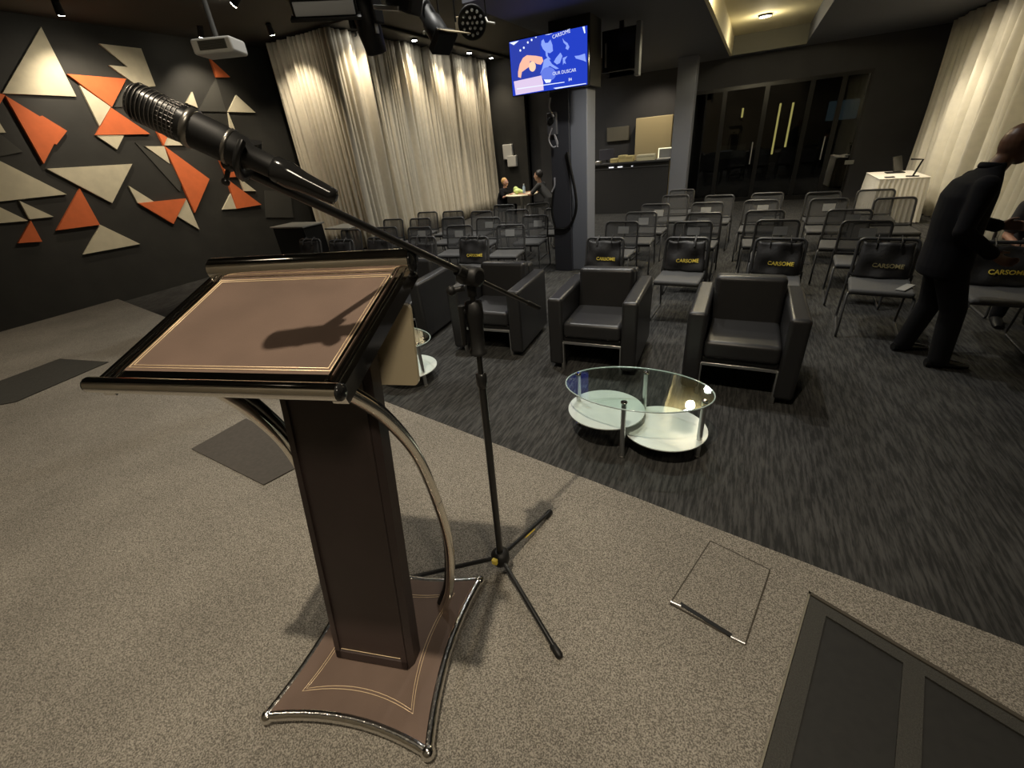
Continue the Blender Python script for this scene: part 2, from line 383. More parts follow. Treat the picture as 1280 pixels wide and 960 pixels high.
curtain('curtain', (CXF, CYC+.03), (CXF, 14.3), 0.03, 4.17, 54, -0.20, M_CURTAIN, 'long cream pleated curtain lit from above behind the left chairs', 5)
curtain('curtain', (3.28, 3.0), (3.28, 13.5), 0.02, ZL-.02, 44, 0.22, M_CURTAIN2, 'ivory floor length curtain along the right side behind the man', 9)
# soffit above the curtain
struct('trim_1', MB().box(CXF-.1, CXF+.7, CYC-.05, 15.5, 4.19, ZH), M_BLACKWALL)
struct('trim_2', MB().tube([(CXF+.72, CYC+.5, 4.17), (CXF+.72, 15.0, 4.17)], 0.022, 8), M_DGREY)

# columns
def column(x0, x1, y0, y1, z1, name, label):
    return struct(name, MB().rbox(x0, x1, y0, y1, 0, z1, .012, 2), M_COLUMN, label)
pa, pb = aty(713, 200, 6.8), aty(744, 200, 7.2)
zcol = aty(744, 106, 6.8).z
column(pa.x-.02, pb.x, 6.8, 7.2, zcol, 'trim_3', 'slate grey square column behind the television')
struct('trim_5', MB().box(pa.x-.25, pb.x+.06, 6.75, 7.25, zcol, ZL), M_BLACKWALL, 'dark beam end above the column')
pc, pd = aty(838, 200, 12.4), aty(860, 200, 12.4)
column(pc.x, pd.x, 12.4, 12.85, ZL, 'trim_4', 'slate grey column beside the glass doors')

# far glass partition with doors
YD = 14.0
xs = [aty(q, 170, YD).x for q in (862, 900, 950, 1003, 1040, 1072)]
struct('wall_partition', MB().box(pd.x-.3, XR, YD, YD+.15, 2.65, ZL).box(xs[5], XR, YD, YD+.15, 0, 2.65), M_GREYWALL)
struct('wall_booth', MB().box(XB-1.4, pc.x+.3, 14.3, 14.45, 0, ZL), M_GREYWALL)
for i in range(5):
    dd = bpy.data.objects.new('door_%d' % (i+1), None); COL.objects.link(dd); dd['kind'] = 'structure'; dd['label'] = 'dark glass door panel in the far partition'
    a, b = xs[i], xs[i+1]
    fr = MB(); fr.box(a, a+.05, YD, YD+.07, 0, 2.65); fr.box(b-.05, b, YD, YD+.07, 0, 2.65); fr.box(a+.05, b-.05, YD, YD+.07, 2.57, 2.65); fr.box(a+.05, b-.05, YD, YD+.07, 0, .10)
    fr.build('door_frame', M_BLKMETAL, dd)
    MB().box(a+.05, b-.05, YD+.025, YD+.04, .10, 2.57).build('glass_pane', M_DGLASS, dd)
    if i in (1, 3): MB().tube([(b-.14, YD-.04, .9), (b-.14, YD-.04, 1.4)], .015, 8).build('handle', M_STEEL, dd)

# ================================================================== LECTERN
A_, B_ = gnd(338, 900, STAGE), gnd(537, 945, STAGE)
LO = (A_+B_)/2; LU = (B_-A_).normalized(); LV = Vector((-LU.y, LU.x, 0))
lect = thing('lectern', 'brown leather lectern with chrome tube frame and curved arms', 'lectern', LO, math.atan2(LU.y, LU.x))
hw = 0.263; DEP = 0.545; AC = -0.004
# base plate, concave sides
def concave(hw_, d0, d1, sag, n=14, z=0.0, ac=0.0):
    cs = [(-hw_, d0), (hw_, d0), (hw_, d1), (-hw_, d1)]; mid = Vector((0, (d0+d1)/2)); sides = []
    for i in range(4):
        p, q = Vector(cs[i]), Vector(cs[(i+1)%4]); c = (p+q)/2; inn = (mid-c).normalized(); row = []
        for j in range(n):
            t = j/n; b = p+(q-p)*t + inn*(sag*4*t*(1-t)); row.append(Vector((b.x+ac, b.y, z)))
        sides.append(row)
    return sides
sd = concave(hw, 0.0, DEP, 0.035)
poly = [p for r_ in sd for p in r_]
MB().prism([(p.x, p.y, 0.016) for p in poly], (0,0,0.022)).build('base_plate', M_LEATHER, lect)
for i in range(4):
    r_ = [p+Vector((0,0,.024)) for p in sd[i]] + [sd[(i+1)%4][0]+Vector((0,0,.024))]
    MB().tube(r_, 0.016, 12).build('base_rail', M_CHROME_W, lect)
for i in range(4):
    p = sd[i][0]; MB().ball((p.x, p.y, .022), .0215).build('corner_ball', M_CHROME_W, lect)
ln = MB()
for ins in (0.075, 0.084):
    q = concave(hw-ins, ins, DEP-ins, 0.03, 12); loop = [p+Vector((0,0,.0385)) for r_ in q for p in r_]
    ln.tube(loop, 0.0011, 5, closed=True)
ln.build('gold_border', M_GOLD, lect)
# leaning post
K = 0.207; PW = 0.142; PD = 0.065; PV = 0.19; ZT = 1.17
def post_pt(a, dv, z): return Vector((AC+a, PV + K*z + dv, .038+z))
ch = 0.02
pm = MB(); rings = []
for z in (0, ZT):
    rings.append([post_pt(-PW, ch, z), post_pt(-PW+ch*.6, 0, z), post_pt(PW-ch*.6, 0, z), post_pt(PW, ch, z), post_pt(PW, PD, z), post_pt(-PW, PD, z)])
pm.add(rings[0]+rings[1], [(0,1,7,6),(1,2,8,7),(2,3,9,8),(3,4,10,9),(4,5,11,10),(5,0,6,11),(5,4,3,2,1,0),(6,7,8,9,10,11)])
post = pm.build('post', M_DLEATHER, lect)
# front inlay frame: raised surround + thin line
sf = MB()
def bar(a0, a1, z0, z1, t=0.006):
    v_ = [post_pt(a, dv, z) for z in (z0, z1) for dv in (-t, 0.001) for a in (a0, a1)]
    sf.add(v_, [(0,2,3,1),(4,5,7,6),(0,1,5,4),(2,6,7,3),(0,4,6,2),(1,3,7,5)])
bar(-PW+.014, -PW+.032, 0.006, ZT-.06); bar(PW-.032, PW-.014, 0.006, ZT-.06); bar(-PW+.014, PW-.014, .006, .035)
sf.build('inlay_frame', M_DLEATHER, lect)
gl = MB(); gl.tube([post_pt(-PW+.036, -.002, .042), post_pt(PW-.036, -.002, .042)], .0012, 5)
gl.build('gold_line', M_GOLD, post)
bp_ = MB()
bp_.tube([post_pt(-PW-.002, .045, 0), post_pt(-PW-.002, .045, ZT)], .008, 6); bp_.build('edge_strip', M_BLACKGLOSS, post)
# desk
NV, NZ, FV, FZ = 0.103, 1.128, 0.485, 1.248
dl = math.hypot(FV-NV, FZ-NZ); ds = Vector((0, (FV-NV)/dl, (FZ-NZ)/dl)); dnn = Vector((0, -ds.z, ds.y))
DW = 0.276
def dk(a, s_, h=0.0): return Vector((AC+a, NV, NZ)) + ds*s_ + dnn*h
def dbox(mb, a0, a1, s0, s1, h0, h1):
    v_ = [dk(a, s_, h) for h in (h0, h1) for s_ in (s0, s1) for a in (a0, a1)]
    return mb.add(v_, [(0,2,3,1),(4,5,7,6),(0,1,5,4),(2,6,7,3),(0,4,6,2),(1,3,7,5)])
desk = dbox(MB(), -DW+.03, DW-.03, .040, dl-.025, -.012, .004).build('desk_top', M_LEATHER, lect)
b_ = MB()
for k_ in (0.006, 0.013):
    b_.tube([dk(-DW+.034+k_, .044+k_, .0045), dk(DW-.034-k_, .044+k_, .0045), dk(DW-.034-k_, dl-.03-k_, .0045), dk(-DW+.034+k_, dl-.03-k_, .0045)], .0012, 5, closed=True)
dbox(MB(), -DW+.03, DW-.03, .010, .040, -.012, .005).build('near_plate', M_CHROME, lect)
dbox(MB(), -DW+.03, DW-.03, dl-.025, dl-.004, -.012, .005).build('far_plate', M_CHROME_W, lect)
b_.build('gold_border', M_GOLD, desk)
for s_ in (-1, 1):
    sr = dbox(MB(), s_*(DW-.008)-.016, s_*(DW-.008)+.016, 0, dl, -.028, .006).build('side_rail', M_CHROME, lect)
    MB().tube([dk(s_*(DW-.009), 0, .006), dk(s_*(DW-.009), dl, .006)], .0045, 8).build('chrome_strip', M_CHROME, sr)
    MB().tube([dk(s_*(DW-.034), .02, .005), dk(s_*(DW-.034), dl, .005)], .0035, 6).build('chrome_strip', M_CHROME, sr)
nt = MB().tube([dk(-DW-.012, 0, .004), dk(DW+.004, 0, .004)], .0165, 20).build('near_rail', M_CHROME, lect)
for a in (-DW-.014, DW+.006): MB().ball(dk(a, 0, .004), .0165, 14, (.45,1,1)).build('end_cap', M_BLACKGLOSS, nt)
ft = MB().tube([dk(-DW-.002, dl+.004, .014), dk(DW+.004, dl+.004, .014)], .029, 24).build('far_rail', M_CHROME, lect)
for a in (-DW-.003, DW+.005): MB().ball(dk(a, dl+.004, .014), .029, 16, (.3,1,1)).build('end_cap', M_BLACKGLOSS, ft)
dbox(MB(), -DW+.05, DW-.05, .06, dl-.02, -.075, -.013).build('desk_underside', M_BLACK, lect)
# curved arms
for s_ in (1, -1):
    pts = [(.162,.215,1.09), (.178,.262,1.025), (.198,.335,.915), (.212,.410,.742), (.222,.445,.53), (.226,.450,.33), (.202,.430,.13), (.168,.403,.035)]
    pts = [(AC+s_*(a-.0), v_, z) for a, v_, z in pts]
    ar = MB().tube(bez(pts, 36), .0155, 14).build('curved_arm', mat('polished_arm', (.82,.78,.70), .14, 1.0), lect)
    in_ = [(x - s_*.016, v_+.022, z+.004) for x, v_, z in pts]
    MB().tube(bez(in_, 36), .013, 10).build('dark_reflection', M_BLACKGLOSS, ar)  # black tube put in for the dark reflection along the arm
    MB().ball(pts[4], .017, 10).build('joint', M_CHROME, ar)
# cream front board on the audience side
def bd(a, z, t=0.0): return Vector((AC+a, PV+PD+K*z+.03+t, .038+z))
bz0, bz1, bx0, bx1, br = .895, 1.108, -.20, .234, .014
pl = []
for (cx_, cz_, a0) in ((bx1-br, bz0+br, -90), (bx1-br, bz1-br, 0), (bx0+br, bz1-br, 90), (bx0+br, bz0+br, 180)):
    for j in range(5):
        t = math.radians(a0+j*22.5); pl.append(bd(cx_+br*math.cos(t), cz_+br*math.sin(t)))
MB().prism(pl, (0,.012,0)).build('front_board', M_ACRYL, lect, 'cream front board')
MB().box(AC-.05, AC+.05, PV+PD+K*.95, PV+PD+K*.95+.05, .97, 1.03).build('board_bracket', M_BLKMETAL, lect)

# ================================================================== MICROPHONE STAND AND MICROPHONE
sb = gnd(628, 712, STAGE); rc = ray(588, 345); tt = math.hypot(sb.x, sb.y)/math.hypot(rc.x, rc.y); clutch = EYE + rc*tt
ms = thing('microphone_stand', 'black boom microphone stand on a tripod base beside the lectern', 'mic stand', sb)
def loc(p): return Vector(p) - sb
hub = Vector((0,0,.075)); top = loc(clutch)
MB().lathe([(.012,-.028),(.03,-.026),(.036,-.01),(.036,.018),(.028,.03),(.017,.034)], 16, hub).build('hub', M_BLACK, ms)
MB().rbox(-.014, .008, -.046, -.03, .08, .102, .003, 2).build('sticker', M_YELLOW, ms)
for i, q in enumerate(((702, 826), (688, 642), (500, 727))):
    e = loc(gnd(*q, STAGE)); d_ = e.normalized(); e = d_*min(.40, e.length)
    lg = MB().tube([hub+d_*.03+Vector((0,0,-.004)), e+Vector((0,0,.012))], .0085, 10).build('leg', M_BLKMETAL, ms)
    MB().tube([e-d_*.045+Vector((0,0,.0135)), e-d_*.04+Vector((0,0,.0135)), e+Vector((0,0,.013)), e+d_*.006+Vector((0,0,.013))], [.009,.0125,.0125,.008], 12).build('rubber_foot', M_BLACK, lg)
    if i == 1: MB().tube([hub+(e-hub)*.45+Vector((0,0,-.001)), hub+(e-hub)*.62+Vector((0,0,0))], .0095, 10).build('sticker', M_YELLOW, lg)
ax_ = (top-hub).normalized()
pj = loc(aty(598, 470, 1)); zc = 0.0
def pole(t): return hub + (top-hub)*t
MB().tube([pole(.02), pole(.715)], .0125, 14).build('lower_pole', M_BLKMETAL, ms)
MB().tube([pole(.705), pole(.97)], .0085, 12).build('upper_pole', M_BLKMETAL, ms)
MB().tube([pole(.69), pole(.70), pole(.73), pole(.735)], [.013,.017,.017,.012], 14).build('collar', M_BLKMETAL, ms)
g0 = .795
MB().tube([pole(g0), pole(g0+.008), pole(g0+.012), pole(g0+.07), pole(g0+.11), pole(g0+.14), pole(g0+.145)], [.026,.026,.021,.022,.026,.024,.012], 18).build('clutch_grip', M_BLACK, ms)
side = (ROT @ Vector((-1,0.15,0))).normalized()
kn = MB(); kn.tube([pole(g0+.12), pole(g0+.12)+side*.034], .010, 12); kn.tube([pole(g0+.135)+side*.034, pole(g0+.03)+side*.037], [.011,.008], 12); kn.build('lock_lever', M_BLACK, ms)
# boom
boom_end = cdep(287, 204, .68); bdir = (boom_end-clutch).normalized()
tl = None; best = 1e9
for i in range(80):
    q = clutch - bdir*(i*.01); 
    im = ROT.transposed() @ (q-EYE); px_, py_ = CX+F*im.x/im.z, CY+F*im.y/im.z
    dd_ = abs(px_-674)
    if dd_ < best: best = dd_; tl = q
MB().tube([loc(boom_end), loc(clutch - bdir*.005)], .0088, 14).build('boom', M_BLKMETAL, ms)
MB().tube([loc(clutch), loc(tl)], .0062, 12).build('boom_tail', M_BLKMETAL, ms)
MB().tube([loc(tl+bdir*.07), loc(tl+bdir*.065), loc(tl)], [.0062,.0085,.0075], 12).build('tail_grip', M_BLACK, ms)
jt = MB(); crossd = bdir.cross(ax_).normalized()
cj = top
jt.tube([cj-crossd*.034, cj-crossd*.03, cj+crossd*.03, cj+crossd*.034], [.018,.026,.026,.018], 18)
jt.tube([cj-ax_*.055, cj], .013, 12); jt.build('swivel_joint', M_BLACK, ms)
MB().tube([cj+bdir*.052, cj+bdir*.02], .015, 14).build('boom_clamp', M_BLACK, ms)
kk = MB(); kk.tube([cj+side*.02-ax_*.03, cj+side*.05-ax_*.032], .008, 10); kk.ball(cj+side*.056-ax_*.032, .014, 12, (1,1,1)); kk.build('knob', M_BLACK, ms)
# microphone
mh, mtail = cdep(193, 138, .63), cdep(421, 248, .71)
mic = thing('microphone', 'black handheld style microphone with mesh grille held on the boom', 'microphone', (mh+mtail)/2)
def ml(t, off=Vector((0,0,0))): return mh + (mtail-mh)*t + off - (mh+mtail)/2
MLEN = (mtail-mh).length
prof = [(-.11,.012),(-.105,.020),(-.09,.0245),(-.02,.0258),(.10,.0258),(.17,.0262)]
MB().tube([ml(t) for t, r in prof], [r for t, r in prof], 22).build('grille', M_BLKMETAL, mic)
wires = MB()
for i in range(12):
    t = -.10+i*.021; r = .0225 if i == 0 else .0262
    ring = [ml(t, o_) for o_ in [((mtail-mh).normalized().orthogonal().normalized()*math.cos(a)+(mtail-mh).normalized().cross((mtail-mh).normalized().orthogonal().normalized())*math.sin(a))*r for a in [2*math.pi*k/24 for k in range(24)]]]
    wires.tube(ring, .0007, 5, closed=True)
for k in range(26):
    a = 2*math.pi*k/26; dirm = (mtail-mh).normalized(); n1 = dirm.orthogonal().normalized(); n2 = dirm.cross(n1)
    o_ = n1*math.cos(a)+n2*math.sin(a)
    wires.tube([ml(-.112, o_*.010), ml(-.095, o_*.0235), ml(.14, o_*.0262)], .0006, 5)
wires.build('grille_mesh', mat('dark_wire', (.20,.19,.18), .35, .8), mic)
MB().tube([ml(.165), ml(.17), ml(.20), ml(.205)], [.0262,.0285,.0285,.0262], 22).build('grille_ring', mat('dark_steel', (.22,.21,.19), .3, .9), mic)
MB().tube([ml(.20), ml(.34), ml(.46), ml(.50), ml(.66)], [.0262,.0262,.0245,.0175,.0165], 22).build('body', M_BLACK, mic)
MB().tube([ml(.62), ml(.64), ml(.72), ml(.80), ml(.96), ml(.99), ml(1.0)], [.0165,.0200,.0205,.0165,.0135,.0125,.007], 18).build('connector', M_BLACKGLOSS, mic)
up_ = (Vector((0,0,1)) - (mtail-mh).normalized()*((mtail-mh).normalized().z)).normalized()
MB().tube([ml(.375), ml(.38), ml(.392), ml(.397)], [.0262,.0272,.0272,.0262], 20).build('band', mat('dark_steel', (.22,.21,.19), .3, .9), mic)
# clip belongs to the stand
cl = MB(); dirm = (mtail-mh).normalized(); sidev = dirm.cross(up_).normalized(); cpos = mh+(mtail-mh)*.47 - sb
ring = [cpos + sidev*(math.sin(a)*.0285) - up_*(math.cos(a)*.0285) for a in [math.radians(q) for q in range(-130, 131, 20)]]
cl.tube(ring, .0055, 8, squash=(1,2.4))
cl.tube([cpos-up_*.022, loc(boom_end)+Vector((0,0,-.002))], .0075, 10); cl.ball(loc(boom_end), .0125, 12)
cl.tube([loc(boom_end)-bdir*.0, loc(boom_end)-up_*.028], .004, 8); cl.ball(loc(boom_end)-up_*.03, .0065, 10)
cl.build('mic_clip', M_BLKMETAL, ms)

# ================================================================== STAGE FLOOR FITTINGS
hp = [gnd(*q, STAGE) for q in ((838,755),(888,677),(962,713),(931,806))]
hc = sum(hp, Vector())/4
hat = MB().prism([hc+(p-hc)*.985 + Vector((0,0,.0005)) for p in hp], (0,0,.004)).build('access_panel', M_STAGE, stage, 'carpeted access panel flush in the stage')
seam = MB(); M_SEAM = mat('dark_seam', (0.05,0.043,0.032), .9)
for i in range(4): seam.tube([hp[i]+Vector((0,0,.002)), hp[(i+1)%4]+Vector((0,0,.002))], .0035, 6)
seam.build('panel_seam', M_SEAM, stage)
h0, h1 = gnd(850,756,STAGE), gnd(914,796,STAGE); hd = (h1-h0).normalized(); hn = Vector((-hd.y, hd.x, 0))
MB().prism([h0-hn*.006, h1-hn*.006, h1+hn*.008, h0+hn*.008], (0,0,.007)).build('handle_slot', M_BLACK, hat)
for q0, q1 in (((838,753),(851,759)), ((913,797),(931,806))):
    a, b = gnd(*q0, STAGE), gnd(*q1, STAGE); MB().tube([a+Vector((0,0,.005)), b+Vector((0,0,.005))], .0045, 8).build('corner_clip', M_STEEL, hat)
# floor grille
g0_, g1_, g2_ = gnd(1010, 742, STAGE), gnd(1290, 908, STAGE), gnd(925, 1040, STAGE)
gu = (g1_-g0_); gw = gu.length; gu.normalize(); gv = (g2_-g0_); gh = gv.length; gv = gv.normalized()
M_GRILLE = mat('perforated_dark_metal', (0.036,0.035,0.030), .7, .1, noise=.3, scale=260, bump=.4, bscale=260)
M_PIT = mat('dark_pit_panel', (0.010,0.010,0.009), .7, noise=.2, scale=40)
M_TAN = mat('aluminium_edge', (.30,.28,.22), .4, .6)
fg = thing('floor_grille', 'dark perforated metal floor grille let into the stage front', 'floor grille', g0_)
def gp(a, b, z=0.0): return gu*a + gv*b + Vector((0,0,z))
def gbar(a0, a1, b0, b1, z0, z1): return MB().prism([gp(a0,b0,z0), gp(a1,b0,z0), gp(a1,b1,z0), gp(a0,b1,z0)], (0,0,z1-z0))
gbar(0, gw+.1, .015, .055, .001, .012).build('frame_bar', M_GRILLE, fg)
gbar(.008, .062, .055, gh, .001, .012).build('frame_bar', M_GRILLE, fg)
gbar(.265, .315, .055, gh, .001, .012).build('frame_bar', M_GRILLE, fg)
gbar(.062, .265, .055, gh, .001, .004).build('grille_panel', M_PIT, fg)
gbar(.315, gw+.06, .055, gh, .001, .004).build('grille_panel', M_PIT, fg)
gbar(gw+.06, gw+.11, .055, gh, .001, .012).build('frame_bar', M_GRILLE, fg)
gbar(.008, gw+.11, gh, gh+.04, .001, .012).build('frame_bar', M_GRILLE, fg)
gbar(0, .006, 0, gh, .001, .016).build('edge_strip', M_TAN, fg)
gbar(0, gw+.1, 0, .012, .001, .016).build('edge_strip', M_SEAM, fg)
mq = [gnd(*q, STAGE) for q in ((240,562),(308,524),(400,570),(330,607))]
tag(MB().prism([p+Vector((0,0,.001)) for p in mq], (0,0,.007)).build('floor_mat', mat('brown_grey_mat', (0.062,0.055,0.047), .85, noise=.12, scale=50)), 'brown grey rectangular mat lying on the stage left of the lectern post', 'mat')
# dark mat far left on the stage
mq = [gnd(*q, STAGE) for q in ((-30,488),(75,449),(136,453),(20,503),(-30,512))]
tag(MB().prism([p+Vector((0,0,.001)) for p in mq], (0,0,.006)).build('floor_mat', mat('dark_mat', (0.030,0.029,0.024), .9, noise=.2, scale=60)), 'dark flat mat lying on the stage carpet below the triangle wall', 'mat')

# ================================================================== ARMCHAIRS
def make_armchair():
    t = thing('armchair', '', 'armchair', (0,0,0), 0, 'black armchairs in the front row')
    W, D = .395, .41
    for s_ in (-1, 1):
        x0, x1 = (W-.135, W) if s_ > 0 else (-W, -W+.135)
        MB().rbox(x0, x1, -D, D, .05, .69, .03, 4).build('armrest', M_ARMCH, t)
    MB().rbox(-W+.13, W-.13, D-.16, D, .06, .775, .03, 4).build('backrest', M_ARMCH, t)
    bc = MB().rbox(-W+.138, W-.138, -.085, .085, -.20, .215, .04, 5, Matrix.Translation((0, D-.215, .595)) @ Matrix.Rotation(math.radians(-8), 4, 'X'))
    bc.build('back_cushion', M_ARMCH, t)
    MB().rbox(-W+.138, W-.138, -D+.005, D-.17, .325, .47, .035, 5).build('seat_cushion', M_ARMCH, t)
    MB().rbox(-W+.136, W-.136, -D+.03, D-.15, .285, .328, .008, 2).build('seat_base', M_BLACK, t)
    for y in (-D+.04, D-.06):
        mb = MB(); z = .282; lx = W-.128
        mb.rbox(-lx-.013, lx+.013, y-.013, y+.013, z-.026, z, .003, 2)
        for s_ in (-1, 1): mb.rbox(s_*lx-.013, s_*lx+.013, y-.013-(.012 if y < 0 else 0), y+.013, 0, z-.004, .003, 2)
        mb.build('leg_frame', M_STEEL, t)
    return t
arm0 = make_armchair()
poses = [((Vector((.14, 3.70, 0)), 0.0), 'black leather armchair nearest the man, right of the glass table'),
         ((Vector((-1.055, 3.81, 0)), math.radians(2)), 'black leather armchair directly behind the glass table with steel front legs'),
         ((Vector((-2.20, 3.90, 0)), math.radians(4)), 'black leather armchair behind the microphone stand pole'),
         ((Vector((-3.42, 3.95, 0)), math.radians(5)), 'black leather armchair mostly hidden behind the lectern desk')]
for i, ((p, rz), lb) in enumerate(poses):
    if i == 0: arm0.location = p; arm0.rotation_euler = (0,0,rz); arm0['label'] = lb
    else: dup(arm0, p, rz, lb)

# ================================================================== GLASS TABLES
def ellipse(cx, cy, a, b, rot, n=48):
    c, s_ = math.cos(rot), math.sin(rot)
    return [(cx + a*math.cos(t)*c - b*math.sin(t)*s_, cy + a*math.cos(t)*s_ + b*math.sin(t)*c) for t in [2*math.pi*k/n for k in range(n)]]
bolts = [gnd(723,469,.42), gnd(808,467,.42), gnd(780,505,.42), gnd(881,503,.42)]
tc_ = Vector((-.462, 2.53, 0))
gt = thing('coffee_table', 'oval glass coffee table with frosted shelves in front of the armchairs', 'coffee table', tc_, 0, 'oval glass coffee tables')
topm = MB().prism([(x, y, .42) for x, y in ellipse(0, 0, .475, .285, math.radians(3))], (0,0,.010), True).build('glass_top', M_GLASS, gt)
M_GEDGE = mat('glass_edge', (.42,.52,.50), .1, 0, spec=.8)
MB().tube([(x, y, .425) for x, y in ellipse(0, 0, .476, .286, math.radians(3))], .0048, 6, closed=True).build('glass_edge', M_GEDGE, topm)
MB().prism([(x, y, .20) for x, y in ellipse(-.205, .02, .265, .255, 0)], (0,0,.010), True).build('frosted_shelf', M_FROST, gt)
MB().prism([(x, y, .13) for x, y in ellipse(.195, .02, .275, .262, 0)], (0,0,.010), True).build('frosted_shelf', M_FROST, gt)
for p in bolts:
    q = p - tc_; q.z = 0
    lg = MB().tube([q+Vector((0,0,.012)), q+Vector((0,0,.42))], .017, 14).build('leg', M_STEEL, gt)
    MB().lathe([(.019,0),(.022,.006),(.019,.014)], 14, q).build('foot', M_CHROME, lg)
    MB().lathe([(.021,.430),(.021,.436),(.008,.440)], 14, q).build('bolt_cap', M_CHROME, lg)
f2 = gnd(530, 483)
dup(gt, (f2.x-.405, f2.y+.06, 0), 0, 'oval glass coffee table half hidden behind the lectern post')

# ================================================================== HALL CHAIRS
def make_chair():
    t = thing('chair', '', 'chair')
    Wd = .235
    def rr(hw_, z0, z1, y0, y1, r=.05, n=5):
        """rounded rectangle loop in the leaning back plane"""
        out = []
        for cx_, cz_, a0 in ((hw_-r, z1-r, 0), (-hw_+r, z1-r, 90), (-hw_+r*.6, z0+r*.6, 180), (hw_-r*.6, z0+r*.6, 270)):
            rad = r if cz_ > (z0+z1)/2 else r*.6
            for j in range(n):
                a = math.radians(a0+90*j/(n-1)); x = cx_+rad*math.cos(a); z = cz_+rad*math.sin(a)
                out.append(Vector((x, y0+(y1-y0)*(z-z0)/(z1-z0), z)))
        return out
    lp = rr(Wd-.008, .475, .81, .215, .285)
    MB().tube(lp, .0145, 8, closed=True).build('back_frame', M_FRAME, t)
    # curved mesh panel
    V_, F_ = [], []; nx, nz = 8, 5
    for i in range(nz+1):
        for j in range(nx+1):
            x = -Wd+.016+(2*Wd-.032)*j/nx; z = .485+.315*i/nz
            V_.append((x, .215+.07*(z-.475)/.335 + .018*(1-(x/Wd)**2), z))
    for i in range(nz):
        for j in range(nx): F_.append((i*(nx+1)+j, i*(nx+1)+j+1, (i+1)*(nx+1)+j+1, (i+1)*(nx+1)+j))
    MB().add(V_, F_, True).build('back_mesh', M_MESH, t)
    MB().rbox(-Wd, Wd, -.24, .20, .415, .465, .022, 3).build('seat', M_SEAT, t)
    for s_ in (-1, 1):
        x = s_*(Wd+.004)
        pts = [(x, .225, .50), (x, .205, .40), (x, .275, .05), (x, .27, .018), (x, .245, .011), (x, -.25, .011), (x, -.275, .018), (x, -.278, .05), (x, -.225, .40), (x*.97, -.19, .412)]
        MB().tube(pts, .011, 8).build('sled_leg', M_FRAME, t)
    for y, z in ((-.17, .405), (.16, .405)): MB().tube([(-Wd, y, z), (Wd, y, z)], .009, 6).build('cross_bar', M_FRAME, t)
    return t
ch0 = make_chair(); used = [False]
CTY = .285
def place_chair(px, py, label, group, rz=0.0, ht=.815):
    p = gnd(px, py, ht); l = Vector((p.x + CTY*math.sin(rz), p.y - CTY*math.cos(rz), 0))
    if not used[0]:
        used[0] = True; o = ch0; o.location = l; o.rotation_euler = (0,0,rz); o['label'] = label; o['group'] = group
    else: o = dup(ch0, l, rz, label, group)
    return o
ORD = ['first', 'second', 'third', 'fourth', 'fifth', 'sixth']
right_cols = [
 [(757,297),(778,277),(802,265),(820,255),(845,244),(853,237)],
 [(860,297),(867,277),(881,266),(885,253),(900,244)],
 [(977,298),(973,275),(957,263),(952,250),(960,241)],
 [(1113,298),(1085,276),(1063,262),(1037,248),(1030,240)],
 [(1262,302),(1120,247),(1096,237)]]
COLN = ['column nearest the television pillar', 'second column from the television pillar', 'middle column', 'column before the man', 'column beside the ivory curtain']
chairs = {}
for c, lst in enumerate(right_cols):
    for r_, (x, y) in enumerate(lst):
        rr_ = r_ if c < 4 else (0, 3, 4)[r_]
        lb = 'black mesh chair, right block, %s row from the stage, %s' % (ORD[rr_], COLN[c])
        rz = math.radians(random.uniform(-4, 4)) + (math.radians(-8) if c == 3 and r_ < 3 else 0)
        chairs[('R', c, rr_)] = place_chair(x, y, lb, 'chairs of the right block', rz)
left_list = [  # px, py, row word, extra
 (592,296,'first','holding a lettered tote bag, closest to the pillar'), (528,296,'first','holding a slumped plain tote bag'),
 (474,297,'first','behind the lectern far rail end'), (426,300,'first','by the curtain corner with a tote bag'), (387,299,'first','far end beside the dark cabinet'),
 (638,281,'second','closest to the pillar'), (574,282,'second','second from the pillar'), (524,284,'second','third from the pillar'), (482,284,'second','fourth from the pillar'), (438,287,'second','fifth from the pillar'),
 (669,269,'third','closest to the pillar'), (610,272,'third','second from the pillar'), (566,272,'third','third from the pillar'), (525,273,'third','fourth from the pillar'), (491,274,'third','fifth from the pillar'),
 (697,260,'fourth','cut off by the pillar'), (646,262,'fourth','in front of the seated pair'), (602,264,'fourth','third from the pillar'), (566,264,'fourth','fourth from the pillar'), (534,265,'fourth','touching the long curtain'),
 (672,254,'fifth','turned sideways in front of the seated pair'), (630,256,'fifth','near the open end of the curtain')]
for i, (x, y, rw, ex) in enumerate(left_list):
    lb = 'black mesh chair, left block, %s row, %s' % (rw, ex)
    chairs[('L', i)] = place_chair(x, y, lb, 'chairs of the left block', math.radians(random.uniform(-4, 4)) + (math.radians(30) if i == 20 else math.radians(6)))

# paper sheets stuck on some backrests
pap = MB().box(-.075, .075, -.001, .001, -.05, .05).mesh('paper_sheet', M_PAPER)
def back_m(o, x, z, out=0.0):
    """point on the front of a chair's backrest in world space"""
    y = .215+.07*(z-.475)/.335 + .018*(1-(x/.225)**2) - .006 - out
    return Matrix.Translation(o.location) @ Matrix.Rotation(o.rotation_euler.z, 4, 'Z') @ Matrix.Translation((x, y, z))
def put_paper(key, where):
    o = chairs[key]; p = bpy.data.objects.new('paper_sheet', pap); COL.objects.link(p)
    p.matrix_world = back_m(o, random.uniform(-.02,.06), .69+random.uniform(-.02,.02)) @ Matrix.Rotation(math.radians(-12), 4, 'X')
    tag(p, 'white paper sheet on the '+where, 'paper', 'paper sheets on chair backs')
for c in range(4):
    for r_ in (1, 2, 3):
        put_paper(('R', c, r_), '%s row chair, right block, %s' % (ORD[r_], ('pillar column','second column','middle column','column before the man')[c]))
